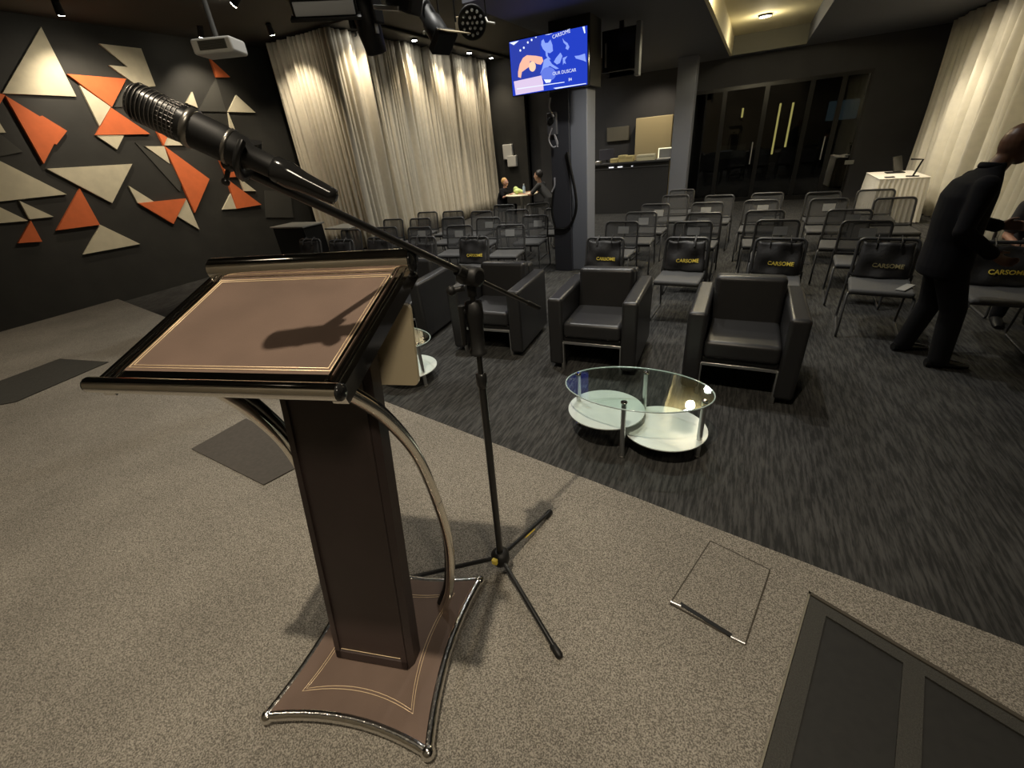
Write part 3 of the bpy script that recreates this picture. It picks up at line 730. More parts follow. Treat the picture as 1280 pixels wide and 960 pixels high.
for i, wh in ((5,'second row left block chair closest to the pillar'), (7,'second row left block chair third from the pillar'), (10,'third row left block chair closest to the pillar'), (11,'third row left block chair second from the pillar'), (6,'second row left block chair second from the pillar')):
    put_paper(('L', i), wh)

# tote bags hung over the first-row backrests
def make_bag(key, label, text='CARSOME', seed=0, slump=0.0, dull=False, wid=.43, tx=.035):
    o = chairs[key]; rnd = random.Random(seed)
    bg_ = thing('tote_bag', label, 'tote bag', (0,0,0), 0, 'tote bags on the first row'); 
    bm_ = Matrix.Translation(o.location) @ Matrix.Rotation(o.rotation_euler.z, 4, 'Z') @ Matrix.Translation((0, .225, .47))
    bg_.matrix_world = bm_
    nx, nz = 14, 14; zt = .335-slump; V_, F_ = [], []
    def prof(x, z, back):
        lean = .07*z/.335
        w_ = .012*math.sin(x*38+rnd_ph)+.010*math.sin(z*30+x*12+rnd_ph*2) + .014*math.sin(x*17-z*22+rnd_ph)
        bulge = .020*(1-(2*x/wid)**2)*(1-(z/zt-.4)**2) if True else 0
        return lean - .030 - (0 if back else (.022+bulge+w_*.55))
    rnd_ph = rnd.uniform(0, 6)
    for back in (0, 1):
        for i in range(nz+1):
            z = zt*i/nz
            for j in range(nx+1):
                x = (-wid/2 + wid*j/nx)*(1-.10*(i/nz)); zz = z + (.012*math.cos(x*20) - .03*(1-(2*x/wid)**2))*(i/nz)
                V_.append((x, prof(x, z, back), zz))
    n = nx+1; m_ = (nz+1)*n
    for i in range(nz):
        for j in range(nx):
            F_.append((i*n+j, i*n+j+1, (i+1)*n+j+1, (i+1)*n+j)); F_.append((m_+i*n+j, m_+(i+1)*n+j, m_+(i+1)*n+j+1, m_+i*n+j+1))
    for i in range(nz): F_.append((i*n, (i+1)*n, m_+(i+1)*n, m_+i*n)); F_.append((i*n+nx, m_+i*n+nx, m_+(i+1)*n+nx, (i+1)*n+nx))
    for j in range(nx): F_.append((j, m_+j, m_+j+1, j+1)); F_.append((nz*n+j, nz*n+j+1, m_+nz*n+j+1, m_+nz*n+j))
    MB().add(V_, F_, True).build('bag_body', M_BAG, bg_)
    for s_ in (-1, 1):
        x = s_*.09
        pts = [(x, prof(x, zt*.8, 0)-.004, zt*.8), (x, prof(x, zt, 0)-.004, zt-.01), (x*.95, .045, .345), (x*.95, .075, .362), (x*.95, .10, .345), (x, .098, .25)]
        MB().tube(bez(pts, 20), .009, 6, squash=(.35,1.4)).build('strap', M_BAG, bg_)
    if text:
        yb = min(prof(x_, .14, 0) for x_ in (-.1, -.05, 0, .05, .1))
        t_ = text_mesh('lettering', text, .052, M_YELLOW if not dull else mat('dull_print', (.32,.27,.12), .6), Matrix.Translation((tx, -.003, .115)) @ Matrix.Rotation(math.radians(90), 4, 'X'), bg_, .001, .001)
        for v_ in t_.data.vertices: v_.co.y += prof(v_.co.x, v_.co.z, 0) - .004
    return bg_
make_bag(('R',0,0), 'black tote bag lettered CARSOME on the chair against the television pillar', seed=1)
make_bag(('R',1,0), 'black tote bag lettered CARSOME between the two right armchairs', seed=2)
make_bag(('R',2,0), 'black tote bag lettered CARSOME behind the rightmost armchair', seed=3)
make_bag(('R',3,0), 'black tote bag with dull lettering on the chair left of the man', seed=4, dull=True, wid=.42)
make_bag(('R',4,0), 'black tote bag lettered CARSOME on the chair right of the man', seed=5)
make_bag(('L',0), 'black tote bag lettered CARSOME above the microphone stand joint', seed=6)
make_bag(('L',1), 'plain slumped black tote bag behind the boom arm', text='', seed=7, slump=.06)
make_bag(('L',2), 'black tote bag lettered CARSOME above the lectern far rail end', seed=8)
make_bag(('L',3), 'black tote bag lettered CARSOME in front of the curtain corner', seed=9)
make_bag(('L',4), 'black tote bag lettered CARSOME beside the dark cabinet', seed=10)

# ================================================================== TELEVISION ON THE PILLAR
YT = 6.3
tv_c = [aty(635,55,YT), aty(733,30,YT), aty(735,103,YT), aty(643,122,YT)]
tx0, tx1 = (tv_c[0].x+tv_c[3].x)/2, (tv_c[1].x+tv_c[2].x)/2
tz0, tz1 = (tv_c[2].z+tv_c[3].z)/2, (tv_c[0].z+tv_c[1].z)/2
tcx, tcz = (tx0+tx1)/2, (tz0+tz1)/2
tv = thing('television', 'wall television showing a blue map slide with a pointing hand', 'television', (tcx, YT, tz0))
hw_, hh_ = (tx1-tx0)/2, (tz1-tz0)/2
MB().rbox(-hw_-.012, hw_+.012, .004, .06, -.012, 2*hh_+.012, .008, 2).build('casing', M_BLACKGLOSS, tv)
scr = MB().box(-hw_, hw_, 0, .006, 0, 2*hh_).build('screen', emat('screen_blue', (.02,.055,.58), .9), tv)
def tp(px, py): p = aty(px, py, YT); return p.x-tcx, p.z-tz0
LAY = [0]
def slide(name, polys, col, s_=1.0):
    LAY[0] += 1; y = -.0008*LAY[0]; mm = emat(name+'_print_%d' % LAY[0], col, s_)
    for pl_ in polys:
        q = [tp(620+a/8, 10+b/8) for a, b in pl_]
        q = [(min(max(x, -hw_+.004), hw_-.004), min(max(z, .004), 2*hh_-.004)) for x, z in q]
        MB().add([(x, y, z) for x, z in q], [tuple(range(len(q)))]).build(name, mm, scr)
def oval(cx, cy, rx, ry, n=16): return [(cx+rx*math.cos(2*math.pi*k/n), cy+ry*math.sin(2*math.pi*k/n)) for k in range(n)]
slide('darker_field', [[(130,350),(440,250),(440,690),(170,740)]], (.03,.055,.42), .9)
slide('map_shape', [[(455,330),(475,310),(492,350),(520,348),(545,315),(565,370),(570,430),(540,452),(500,442),(470,410),(452,370)], [(495,440),(515,440),(520,480),(550,515),(530,515),(500,480)],
  [(480,520),(520,495),(560,560),(630,605),(600,612),(540,580),(470,620),(440,660),(460,610)], [(578,540),(600,500),(645,445),(665,480),(640,550),(610,565)],
  [(665,300),(685,330),(715,350),(735,390),(720,420),(695,405),(705,375),(675,345)], [(668,500),(715,480),(690,520),(700,560),(680,550),(670,570)],
  [(785,480),(830,475),(890,455),(902,540),(870,525),(800,505)]], (.25,.36,.92), 1.0)
slide('map_globe', [oval(525, 660, 75, 70)], (.13,.20,.75), 1.0)
slide('hand', [[(222,690),(222,640),(238,560),(270,500),(310,472),(400,478),(462,490),(474,530),(450,567),(410,560),(380,540),(342,530),(330,590),(260,640),(250,700)]], (.95,.50,.36), 1.0)
slide('thumb', [oval(365, 585, 34, 52)], (1.0,.66,.45), 1.0)
slide('sleeve', [[(180,735),(455,675),(472,740),(478,822),(200,878)]], (.72,.58,.80), 1.0)
slide('highlight', [[(865,155),(888,150),(895,250),(885,255)], [(575,800),(900,752),(905,758),(600,810)], [(210,805),(685,738),(686,745),(212,815)], [(480,715),(555,715),(545,745),(500,750)], [(130,350),(230,328),(180,372)], [(485,255),(570,235),(530,268)]] +
  [oval(a, b, 9, 12, 8) for a, b in ((245,425),(280,398),(320,345),(358,320),(400,288))], (.75,.82,1.0), 1.1)
def slide_text(body, px, py, size, ang):
    x, z = tp(620+px/8, 10+py/8)
    o = text_mesh('slide_text', body, size, emat('slide_text_print', (.8,.86,1.0), 1.0), Matrix.Translation((x, -.012, z)) @ Matrix.Rotation(math.radians(90), 4, 'X') @ Matrix.Rotation(ang, 4, 'Z'), scr, .0004)
slide_text('CARSOME', 655, 262, .052, .12); slide_text('OUR DUSCAR', 685, 640, .050, 0); slide_text('84', 745, 716, .045, 0)
MB().box(-.16, .16, .06, .10, .15, 2*hh_-.15).build('wall_bracket', M_BLKMETAL, tv)
MB().rbox(.30, .42, .10, .45, .20, .32, .01, 2).build('bracket_arm', M_BLKMETAL, tv)
# dark cable panel under the screen
q0, q1 = aty(690, 200, 6.75).x, aty(713, 200, 6.75).x
cpn = thing('cable_post', 'dark flat post under the television carrying a socket box', 'post', ((q0+q1)/2, 6.72, 0))
hwp = (q1-q0)/2
MB().rbox(-hwp, hwp, 0, .075, 0, tz0+.02, .006, 2).build('panel', mat('dark_blue_grey_panel', (.040,.041,.050), .55), cpn)
bx = aty(691, 155, 6.70)
sbx = MB().rbox(bx.x-cpn.location.x-.075, bx.x-cpn.location.x+.075, -.07, -.001, bx.z-.14, bx.z+.14, .015, 3).build('socket_box', mat('grey_plastic', (.10,.10,.11), .5), cpn)
MB().lathe([(.045,0),(.045,.02),(.038,.022)], 16, (bx.x-cpn.location.x, -.072, bx.z+.04), Matrix.Rotation(math.radians(90), 4, 'X')).build('socket_hole', M_BLACK, sbx)
def cable(name, pts, r, mtl, label, Y):
    P = [aty(*q, Y) for q in pts]; o = MB().tube(bez(P, 40), r, 6).build(name, mtl); return tag(o, label, 'cable')
M_CABLEW = mat('grey_cable', (.35,.34,.36), .5)
cable('cable', [(688,122),(687,135),(692,146)], .012, M_CABLEW, 'short grey cable dropping from the television to the socket box', 6.60)
cable('cable', [(690,160),(686,174),(691,184),(697,180),(693,168),(697,184)], .010, M_CABLEW, 'looped grey cable hanging below the socket box', 6.62)
cable('cable', [(693,222),(693,232),(690,240)], .014, M_CABLEW, 'short grey cable end at the left edge of the post', 6.69)
cable('cable', [(709,190),(714,215),(719,240),(720,262),(714,280),(706,286),(695,286)], .022, M_BLACK, 'thick black cable looping down the front of the pillar', 6.697)
cable('cable', [(693,230),(690,262),(694,284)], .018, M_BLACK, 'black cable hanging down the left edge of the post', 6.70)

# second monitor hanging behind, seen dark
YM = 7.5
ma, mb_ = aty(752, 92, YM), aty(799, 30, YM)
mon = thing('hanging_monitor', 'switched off monitor hanging from the low ceiling right of the pillar', 'monitor', ((ma.x+mb_.x)/2, YM, ma.z))
mw, mh_ = (mb_.x-ma.x)/2, mb_.z-ma.z
MB().rbox(-mw, mw-.04, 0, .06, 0, mh_, .008, 2).build('casing', M_BLACKGLOSS, mon)
MB().rbox(mw-.035, mw+.03, -.03, .10, -.09, mh_+.04, .008, 2).build('lit_edge', mat('lit_edge_grey', (.22,.23,.25), .4, .3), mon)  # lit right edge of the monitor put in as a paler slab
MB().box(-.03, .03, .07, .12, mh_*.5, ZL-ma.z).build('ceiling_pole', M_BLKMETAL, mon)
MB().box(-mw+.05, -mw+.07, -.02, 0, .06, .34).build('cable_clip', M_STEEL, mon)

# ================================================================== CONTROL BOOTH
YB = 12.4
b0, b1 = aty(742, 205, YB).x-.3, pc.x-.03
bz = 1.24
booth = thing('control_booth', 'dark chest high booth counter between the two pillars', 'counter', ((b0+b1)/2, YB, 0))
bw = (b1-b0)/2
M_BOOTH = mat('booth_black_laminate', (.030,.030,.031), .5)
MB().box(-bw, bw, 0, .08, 0, bz-.04).build('front_panel', M_BOOTH, booth)
MB().rbox(-bw-.03, bw+.0, -.08, .6, bz-.04, bz, .006, 2).build('counter_top', M_BOOTH, booth)
MB().box(-bw, bw, -.02, 0, 1.10, 1.12).build('trim_strip', mat('dull_steel_strip', (.18,.18,.19), .35, .7), booth)
for i, px_ in enumerate((764, 775, 790)):
    p = aty(px_, 208, YB-.03); MB().box(p.x-booth.location.x-(.06 if i < 2 else .02), p.x-booth.location.x+(.06 if i < 2 else .02), -.035, -.02, 1.13, 1.15).build('indicator_light', emat('white_led', (1,1,1), 1.6 if i < 2 else .8), booth)
def on_booth(px): return aty(px, 200, YB+.15).x
M_BOX = mat('kraft_card', (.62,.52,.24), .7)
pcab = [aty(795,148,13.9), aty(838,187,13.9)]
tag(MB().rbox(pcab[0].x, pcab[1].x, 13.9, 14.28, 0, pcab[0].z, .02, 2).build('cabinet', mat('beige_cabinet', (.46,.38,.21), .6)), 'tall beige cabinet standing behind the booth counter', 'cabinet')
spot((-2.4, 13.1, 3.2), (-2.5, 13.9, 1.4), 70, 110, WARM, .08, .6)
pz = [aty(759,160,14.25), aty(786,170,14.25)]
tag(MB().rbox(pz[0].x, pz[1].x, 14.22, 14.295, pz[1].z-.1, pz[0].z, .01, 2).build('wall_board', mat('olive_board', (.13,.12,.09), .7)), 'dim olive board on the wall behind the booth', 'board')
for i, (px_, wd, ht, mt_, lb) in enumerate(((749,.12,.07,M_STEEL,'small grey device at the pillar end of the booth counter'), (769,.19,.10,M_BOX,'yellow card box on the booth counter, left one'), (779,.20,.16,M_BOX,'larger yellow card box on the booth counter'),
        (788,.19,.14,M_BOX,'yellow card box on the booth counter before the cabinet'), (808,.44,.14,mat('cream_card', (.62,.58,.40), .6),'long cream box lying on the booth counter'))):
    x = on_booth(px_); c_ = thing('card_box' if i else 'device', lb, 'box' if i else 'device', (x, YB+.0+.0*i, bz))
    MB().rbox(-wd/2, wd/2, 0, .22, 0, ht, .012, 2).build('body', mt_, c_)
    MB().box(-wd/2+.01, wd/2-.01, -.002, .222, ht*.62, ht*.66).build('lid_seam', M_SEAM, c_)
x = on_booth(755)
mn = thing('computer_monitor', 'small dark computer monitor on the booth counter', 'monitor', (x, YB+.4, bz))
MB().rbox(-.2, .2, 0, .03, .06, .32, .008, 2).build('screen', mat('dim_screen', (.06,.06,.075), .3), mn); MB().rbox(-.1, .1, -.05, .1, 0, .012, .004, 1).build('foot', M_BLACK, mn); MB().box(-.02, .02, .04, .06, .01, .2).build('stem', M_BLACK, mn)
x = on_booth(829)
lp_ = thing('laptop', 'open laptop with bright screen edge beside the far pillar', 'laptop', (x, YB+.3, bz))
MB().rbox(-.17, .17, -.1, .13, 0, .016, .004, 2).build('keyboard', M_WHITE, lp_)
MB().box(-.17, .17, .15, .165, .016, .23).build('lid', mat('laptop_grey', (.25,.25,.25), .4), lp_)
le = MB(); le.box(-.18, -.162, .135, .15, .016, .24); le.box(-.162, .18, .135, .15, .22, .24); le.build('screen_edge', emat('bright_edge', (1,.93,.6), 1.3), lp_)

# objects beyond the glass doors
YG = YD+.5
struct('wall_lobby', MB().box(pd.x, XR, YG+.055, YG+.15, 0, ZL), M_BLACKWALL)
for (a, b, lb) in (((976,129),(963,193),'long yellow glowing strip beyond the glass doors, left one'), ((992,128),(980,184),'long yellow glowing strip beyond the glass doors, right one'), ((929,135),(927,147),'short yellow glowing strip high beyond the glass doors')):
    p, q = aty(*a, YG), aty(*b, YG)
    t_ = thing('glowing_strip', lb, 'light', p, 0, 'yellow glowing strips'); MB().box(-.035, .035, .015, .05, q.z-p.z, 0).build('housing', M_BLKMETAL, t_)
    MB().box(-.022, .022, 0, .015, q.z-p.z, 0).build('tube', emat('strip_glow', (1,.80,.25), 2.2), t_)  # glowing bars for the yellow streaks seen behind the glass
def board(name, a, b, col, lb, cat, e=0.0):
    p, q = aty(*a, YG), aty(*b, YG); t_ = thing(name, lb, cat, ((p.x+q.x)/2, YG, q.z)); wv = (q.x-p.x)/2
    MB().rbox(-wv-.03, wv+.03, .02, .06, -.03, p.z-q.z+.03, .006, 2).build('frame', M_BLKMETAL, t_)
    MB().box(-wv, wv, 0, .02, 0, p.z-q.z).build('face', emat(name+'_face', col, e) if e else mat(name+'_face', col, .7), t_)
    return t_
board('notice_board', (897,183), (930,197), (.35,.33,.28), 'pale notice board seen through the glass doors', 'board')
board('wall_screen', (1037,127), (1070,148), (.05,.075,.085), 'dim bluish screen beyond the right glass door', 'screen', .9)
board('wall_sign', (943,142), (956,205), (.055,.055,.05), 'narrow dark sign panel beyond the middle glass door', 'sign')
p = aty(1062, 203, YD-.06)
tag(MB().rbox(p.x-.09, p.x+.09, YD-.04, YD-.002, p.z-.045, p.z+.045, .008, 2).build('door_plate', mat('grey_plate', (.30,.30,.27), .5)), 'small grey plate on the right door frame above the white table', 'plate')
# fuse box on the far wall left
YW = 14.6
struct('wall_booth_left', MB().box(XL, -6.6, YW, YW+.15, 0, ZH), M_BLACKWALL)
struct('wall_back_left', MB().box(-6.6, XB-1.0, YW+.3, YW+.45, 0, ZH), M_GREYWALL)
p, q = aty(628,181,YW-.1), aty(641,199,YW-.1); r2, q2 = aty(634,195,YW-.1), aty(646,208,YW-.1)
fb = thing('fuse_box', 'cream stepped fuse box on the dark far wall beyond the curtain', 'fuse box', (p.x, YW-.121, q2.z))
MB().rbox(0, q.x-p.x, 0, .12, q.z-q2.z, p.z-q2.z, .02, 2).build('upper_cover', M_WHITE, fb)
MB().rbox(r2.x-p.x, q2.x-p.x, -.02, .12, 0, r2.z-q2.z, .02, 2).build('lower_cover', M_WHITE, fb)

# ================================================================== WHITE CLOTHED TABLE ON THE RIGHT
tf0, tf1 = gnd(1085, 271), gnd(1149, 274)
wx0, wx1, wy0, wy1 = 2.14, 2.84, 10.62, 11.85; wz = 0.75
wt = thing('skirted_table', 'table under a white pleated cloth before the ivory curtain', 'table', ((wx0+wx1)/2, (wy0+wy1)/2, 0))
hx, hy = (wx1-wx0)/2, (wy1-wy0)/2
MB().box(-hx+.02, hx-.02, -hy+.02, hy-.02, wz-.03, wz-.004).build('table_top', M_WHITE, wt)
for sx in (-1, 1):
    for sy in (-1, 1): MB().tube([(sx*(hx-.08), sy*(hy-.08), 0), (sx*(hx-.08), sy*(hy-.08), wz-.03)], .02, 8).build('leg', M_STEEL, wt)
cloth = thing('tablecloth', 'white pleated tablecloth reaching the floor at the right', 'tablecloth', ((wx0+wx1)/2, (wy0+wy1)/2, 0))
MB().rbox(-hx-.01, hx+.01, -hy-.01, hy+.01, wz, wz+.012, .005, 2).build('cloth_top', M_CLOTH, cloth)
per = []
for (ax1, ay1, bx1_, by1_) in ((-hx,-hy,hx,-hy),(hx,-hy,hx,hy),(hx,hy,-hx,hy),(-hx,hy,-hx,-hy)):
    n = 60
    for k in range(n): per.append((ax1+(bx1_-ax1)*k/n, ay1+(by1_-ay1)*k/n))
V_, F_ = [], []; n = len(per); rnd = random.Random(4); phs = [rnd.uniform(.5,1.4) for _ in range(n)]
for i in range(9):
    dr = i/8
    for k, (x, y) in enumerate(per):
        l = math.hypot(x, y); rip = .022*math.sin(k*1.05+.4*phs[k])*(.35+.65*dr) + .07*dr
        V_.append((x*(1+rip/l)+.0, y*(1+rip/l), wz+.006-(wz-.012)*dr))
for i in range(8):
    for k in range(n): F_.append((i*n+k, i*n+(k+1)%n, (i+1)*n+(k+1)%n, (i+1)*n+k))
MB().add(V_, F_, True).build('skirt', M_CLOTH, cloth)
# things on it
def on_table(px, py): return gnd(px, py, wz+.014)
p = on_table(1141, 221)
eas = thing('sign_stand', 'bent black metal sign stand on the white clothed table', 'sign stand', p)
MB().tube([(-.09,.05,.011),(.08,-.02,.011)], .010, 8).build('foot', M_BLACK, eas)
MB().tube([(0,.01,.01),(.07,.02,.27),(-.10,.02,.285)], .016, 8).build('arm', M_BLACK, eas)
p = on_table(1126, 216)
dev = thing('tilted_screen', 'dark tilted screen on the white clothed table', 'screen', (2.52, wy1-.32, wz+.014))
MB().rbox(-.14,.14,-.11,.11,0,.015,.005,2).build('base', M_BLACK, dev)
MB().rbox(-.14,.14,-.01,.01,0,.28,.006,2, Matrix.Translation((.06,.06,.012)) @ Matrix.Rotation(math.radians(50),4,'Z') @ Matrix.Rotation(math.radians(-20),4,'X')).build('panel', M_BLACKGLOSS, dev)
p = on_table(1112, 222)
tag(MB().rbox(p.x-.07,p.x+.07,p.y-.05,p.y+.05,wz+.014,wz+.028,.005,2).build('phone', M_BLACK), 'small dark phone lying flat on the white clothed table', 'phone')

# dark cabinet by the curtain corner
p0_, p1_ = aty(346, 300, 6.4), aty(378, 283, 6.4)
cb = thing('cabinet', 'low dark cabinet with steel topped shelf near the curtain corner', 'cabinet', ((p0_.x+p1_.x)/2, 6.4, 0))
cw_ = (p1_.x-p0_.x)/2; chh = p1_.z
MB().box(-cw_, cw_, 0, .5, 0, chh-.03).build('body', M_BLACK, cb)
MB().rbox(-cw_-.04, cw_+.04, -.04, .54, chh-.03, chh, .006, 2).build('top', mat('grey_worktop', (.20,.20,.18), .4), cb)
MB().box(-cw_+.03, cw_-.03, -.014, 0, .05, chh-.07).build('door', M_BLKMETAL, cb)
p2_ = aty(384, 286, 6.9)
hb = thing('high_table', 'small dark high table next to the low dark cabinet', 'table', (p2_.x+.85, 7.2, 0))
MB().rbox(-.35, .35, -.28, .28, p2_.z-.03, p2_.z, .008, 2).build('top', MATS['grey_worktop'], hb)
MB().tube([(0,0,.02),(0,0,p2_.z-.03)], .035, 12).build('stem', M_BLACK, hb); MB().lathe([(.25,0),(.25,.012),(.05,.03)], 20).build('base', M_BLACK, hb)

# ================================================================== PEOPLE
def remeshed(name, mb, mtl, voxel, parent=None, smooth=6):
    o = mb.build(name, mtl, parent)
    r = o.modifiers.new('remesh', 'REMESH'); r.mode = 'VOXEL'; r.voxel_size = voxel; r.use_smooth_shade = True
    s_ = o.modifiers.new('smooth', 'SMOOTH'); s_.iterations = smooth; s_.factor = .5
    return o
V = Vector
def limb(mb, pts, rs): 
    mb.tube(pts, rs, 14)
    for p, r in zip(pts, rs): mb.ball(p, r, 12)
def hand(mb, wrist, fwd, side, curl=0.5, size=1.0):
    """palm with five fingers; fwd: along the hand, side: towards the thumb"""
    fwd = V(fwd).normalized(); side = (V(side)-fwd*V(side).dot(fwd)).normalized(); dwn = fwd.cross(side)
    w_ = V(wrist); pc_ = w_+fwd*.05*size
    mb.ell([(w_, side*.024*size, dwn*.018*size), (pc_, side*.040*size, dwn*.014*size), (w_+fwd*.092*size, side*.040*size, dwn*.012*size)], 12)
    for i, ln_ in enumerate((.066,.075,.070,.055)):
        b = w_+fwd*.088*size + side*(.030-.020*i)*size
        m1 = b + (fwd*math.cos(curl*.6)+dwn*math.sin(curl*.6))*ln_*.5*size; m2 = m1 + (fwd*math.cos(curl*1.7)+dwn*math.sin(curl*1.7))*ln_*.5*size
        limb(mb, [b, m1, m2], [.0095*size,.009*size,.008*size])
    b = w_+fwd*.03*size+side*.03*size; m1 = b+(fwd*.7+side*.7).normalized()*.036*size; m2 = m1+(fwd*.9+side*.25+dwn*.3).normalized()*.032*size
    limb(mb, [b, m1, m2], [.013*size,.011*size,.009*size])
def head(mb, c, f, s=1.0):
    """c: head centre, f: facing unit vector (horizontal)"""
    f = V(f).normalized(); l = V((-f.y, f.x, 0)); u_ = V((0,0,1))
    mt_ = Matrix((f, l, u_)).transposed()
    mb.ball(c, .1*s, 18, (1.0,.80,1.16), mt_)
    mb.ball(V(c)+f*.030*s-u_*.062*s, .062*s, 14, (1,.88,1.0), mt_)
    mb.tube([V(c)+f*.085*s+u_*.012*s, V(c)+f*.112*s-u_*.022*s], [.011*s,.019*s], 8)
    mb.ball(V(c)+f*.112*s-u_*.022*s, .017*s, 8)
    mb.ball(V(c)+f*.085*s-u_*.058*s, .022*s, 10, (.7,1.2,.55), mt_)
    for q in (-1, 1):
        mb.ball(V(c)+l*q*.082*s-u_*.012*s-f*.005*s, .028*s, 10, (.7,.35,1.15), mt_)
        mb.ball(V(c)+l*q*.035*s+f*.083*s+u_*.022*s, .018*s, 8, (.6,1.2,.5), mt_)
def eyes(c, f, s, parent):
    f = V(f).normalized(); l = V((-f.y, f.x, 0))
    for q in (-1, 1):
        e = MB().ball(V(c)+l*q*.034*s+f*.088*s+V((0,0,.005*s)), .0115*s, 10).build('eye', M_WHITE, parent)
        MB().ball(V(c)+l*q*.034*s+f*.0965*s+V((0,0,.005*s)), .0055*s, 8).build('pupil', M_HAIR, e)

# ---- man in the dark suit, standing, seen from behind his right side, facing right
def standing_man():
    O = V((1.475, 4.43, 0)); hc_ = V((.115, .02, 1.605)); f = V((.94, .34, 0))
    b = MB(); head(b, hc_, f, 1.06)
    limb(b, [(.02,0,1.42),(.075,.01,1.53)], [.062,.058])
    b.ell([((-.02,0,.80),(.11,0,0),(0,.15,0)),((-.03,0,1.05),(.11,0,0),(0,.15,0)),((-.02,0,1.3),(.105,0,0),(0,.17,0)),((.0,0,1.42),(.06,0,0),(0,.12,0))])
    Rr = [V((-.03,-.185,1.37)), V((-.075,-.245,1.09)), V((.13,-.235,.93))]; Ll = [V((.0,.19,1.37)), V((.03,.255,1.1)), V((.26,.20,1.04))]
    limb(b, Rr, [.045,.040,.026]); limb(b, Ll, [.045,.040,.026])
    hand(b, Rr[2], (.85,.1,-.5), (.3,.6,.6), .7); hand(b, Ll[2], (.9,-.2,.1), (0,-.3,1), .6)
    Lr = [V((-.01,-.09,.86)), V((.10,-.10,.47)), V((.125,-.13,.085))]; Lfl = [V((-.01,.09,.86)), V((.02,.12,.46)), V((-.04,.16,.085))]
    limb(b, Lr, [.085,.055,.040]); limb(b, Lfl, [.085,.055,.040])
    o = remeshed('person', b, M_SKIN_D, .0065); o.location = O
    tag(o, 'bald man in a dark suit standing at the right, seen from behind', 'person')
    j = MB()
    j.ell([((-.025,0,.73),(.150,0,.0),(0,.205,0)),((-.03,0,.80),(.158,0,0),(0,.207,0)),((-.035,0,.98),(.148,0,0),(0,.192,0)),((-.045,0,1.15),(.150,0,0),(0,.203,0)),((-.045,0,1.30),(.148,0,0),(0,.212,0)),((-.03,0,1.39),(.122,0,0),(0,.19,0)),((.0,0,1.45),(.085,0,.02),(0,.11,0)),((.022,0,1.49),(.068,0,.02),(0,.078,0))], 24)
    for A, q in ((Rr, -1), (Ll, 1)):
        limb(j, [A[0], A[1], A[1]+(A[2]-A[1])*.96], [.072,.060,.046])
    remeshed('suit_jacket', j, M_SUIT, .011, o)
    c_ = MB(); c_.tube([V((.02,0,1.478))+V((math.cos(a)*.066, math.sin(a)*.074, .012*math.cos(a+2.6))) for a in [2*math.pi*k/20 for k in range(20)]], .011, 8, closed=True, squash=(1.6,.7)); c_.build('collar', M_SUIT, o)
    t_ = MB(); t_.ell([((-.02,0,.72),(.135,0,0),(0,.18,0)),((-.02,0,.82),(.13,0,0),(0,.175,0)),((-.02,0,.90),(.12,0,0),(0,.165,0))])
    for A in (Lr, Lfl): limb(t_, [A[0]-V((0,0,.06)), A[1], A[2]+V((0,0,-.02))], [.105,.080,.070])
    remeshed('trousers', t_, M_TROUS, .011, o)
    for A, a in ((Lr, .12), (Lfl, .35)):
        f_ = V((math.cos(a), math.sin(a), 0)); l_ = V((-f_.y, f_.x, 0)); s0 = V((A[2].x, A[2].y, 0))
        m_ = MB(); m_.ell([(s0-f_*.075+V((0,0,.035)), l_*.030, V((0,0,.032))), (s0-f_*.02+V((0,0,.045)), l_*.040, V((0,0,.043))), (s0+f_*.07+V((0,0,.036)), l_*.045, V((0,0,.034))), (s0+f_*.15+V((0,0,.026)), l_*.044, V((0,0,.025))), (s0+f_*.20+V((0,0,.02)), l_*.026, V((0,0,.017)))], 14)
        m_.build('shoe', M_BLACKGLOSS, o)
    # light cuff showing at the right wrist
    MB().tube([Rr[1]+(Rr[2]-Rr[1])*.93, Rr[1]+(Rr[2]-Rr[1])*1.03], .034, 12, cap=False).build('shirt_cuff', M_PAPER, o)
    eyes(hc_, f, 1.06, o)
    return o
standing_man()

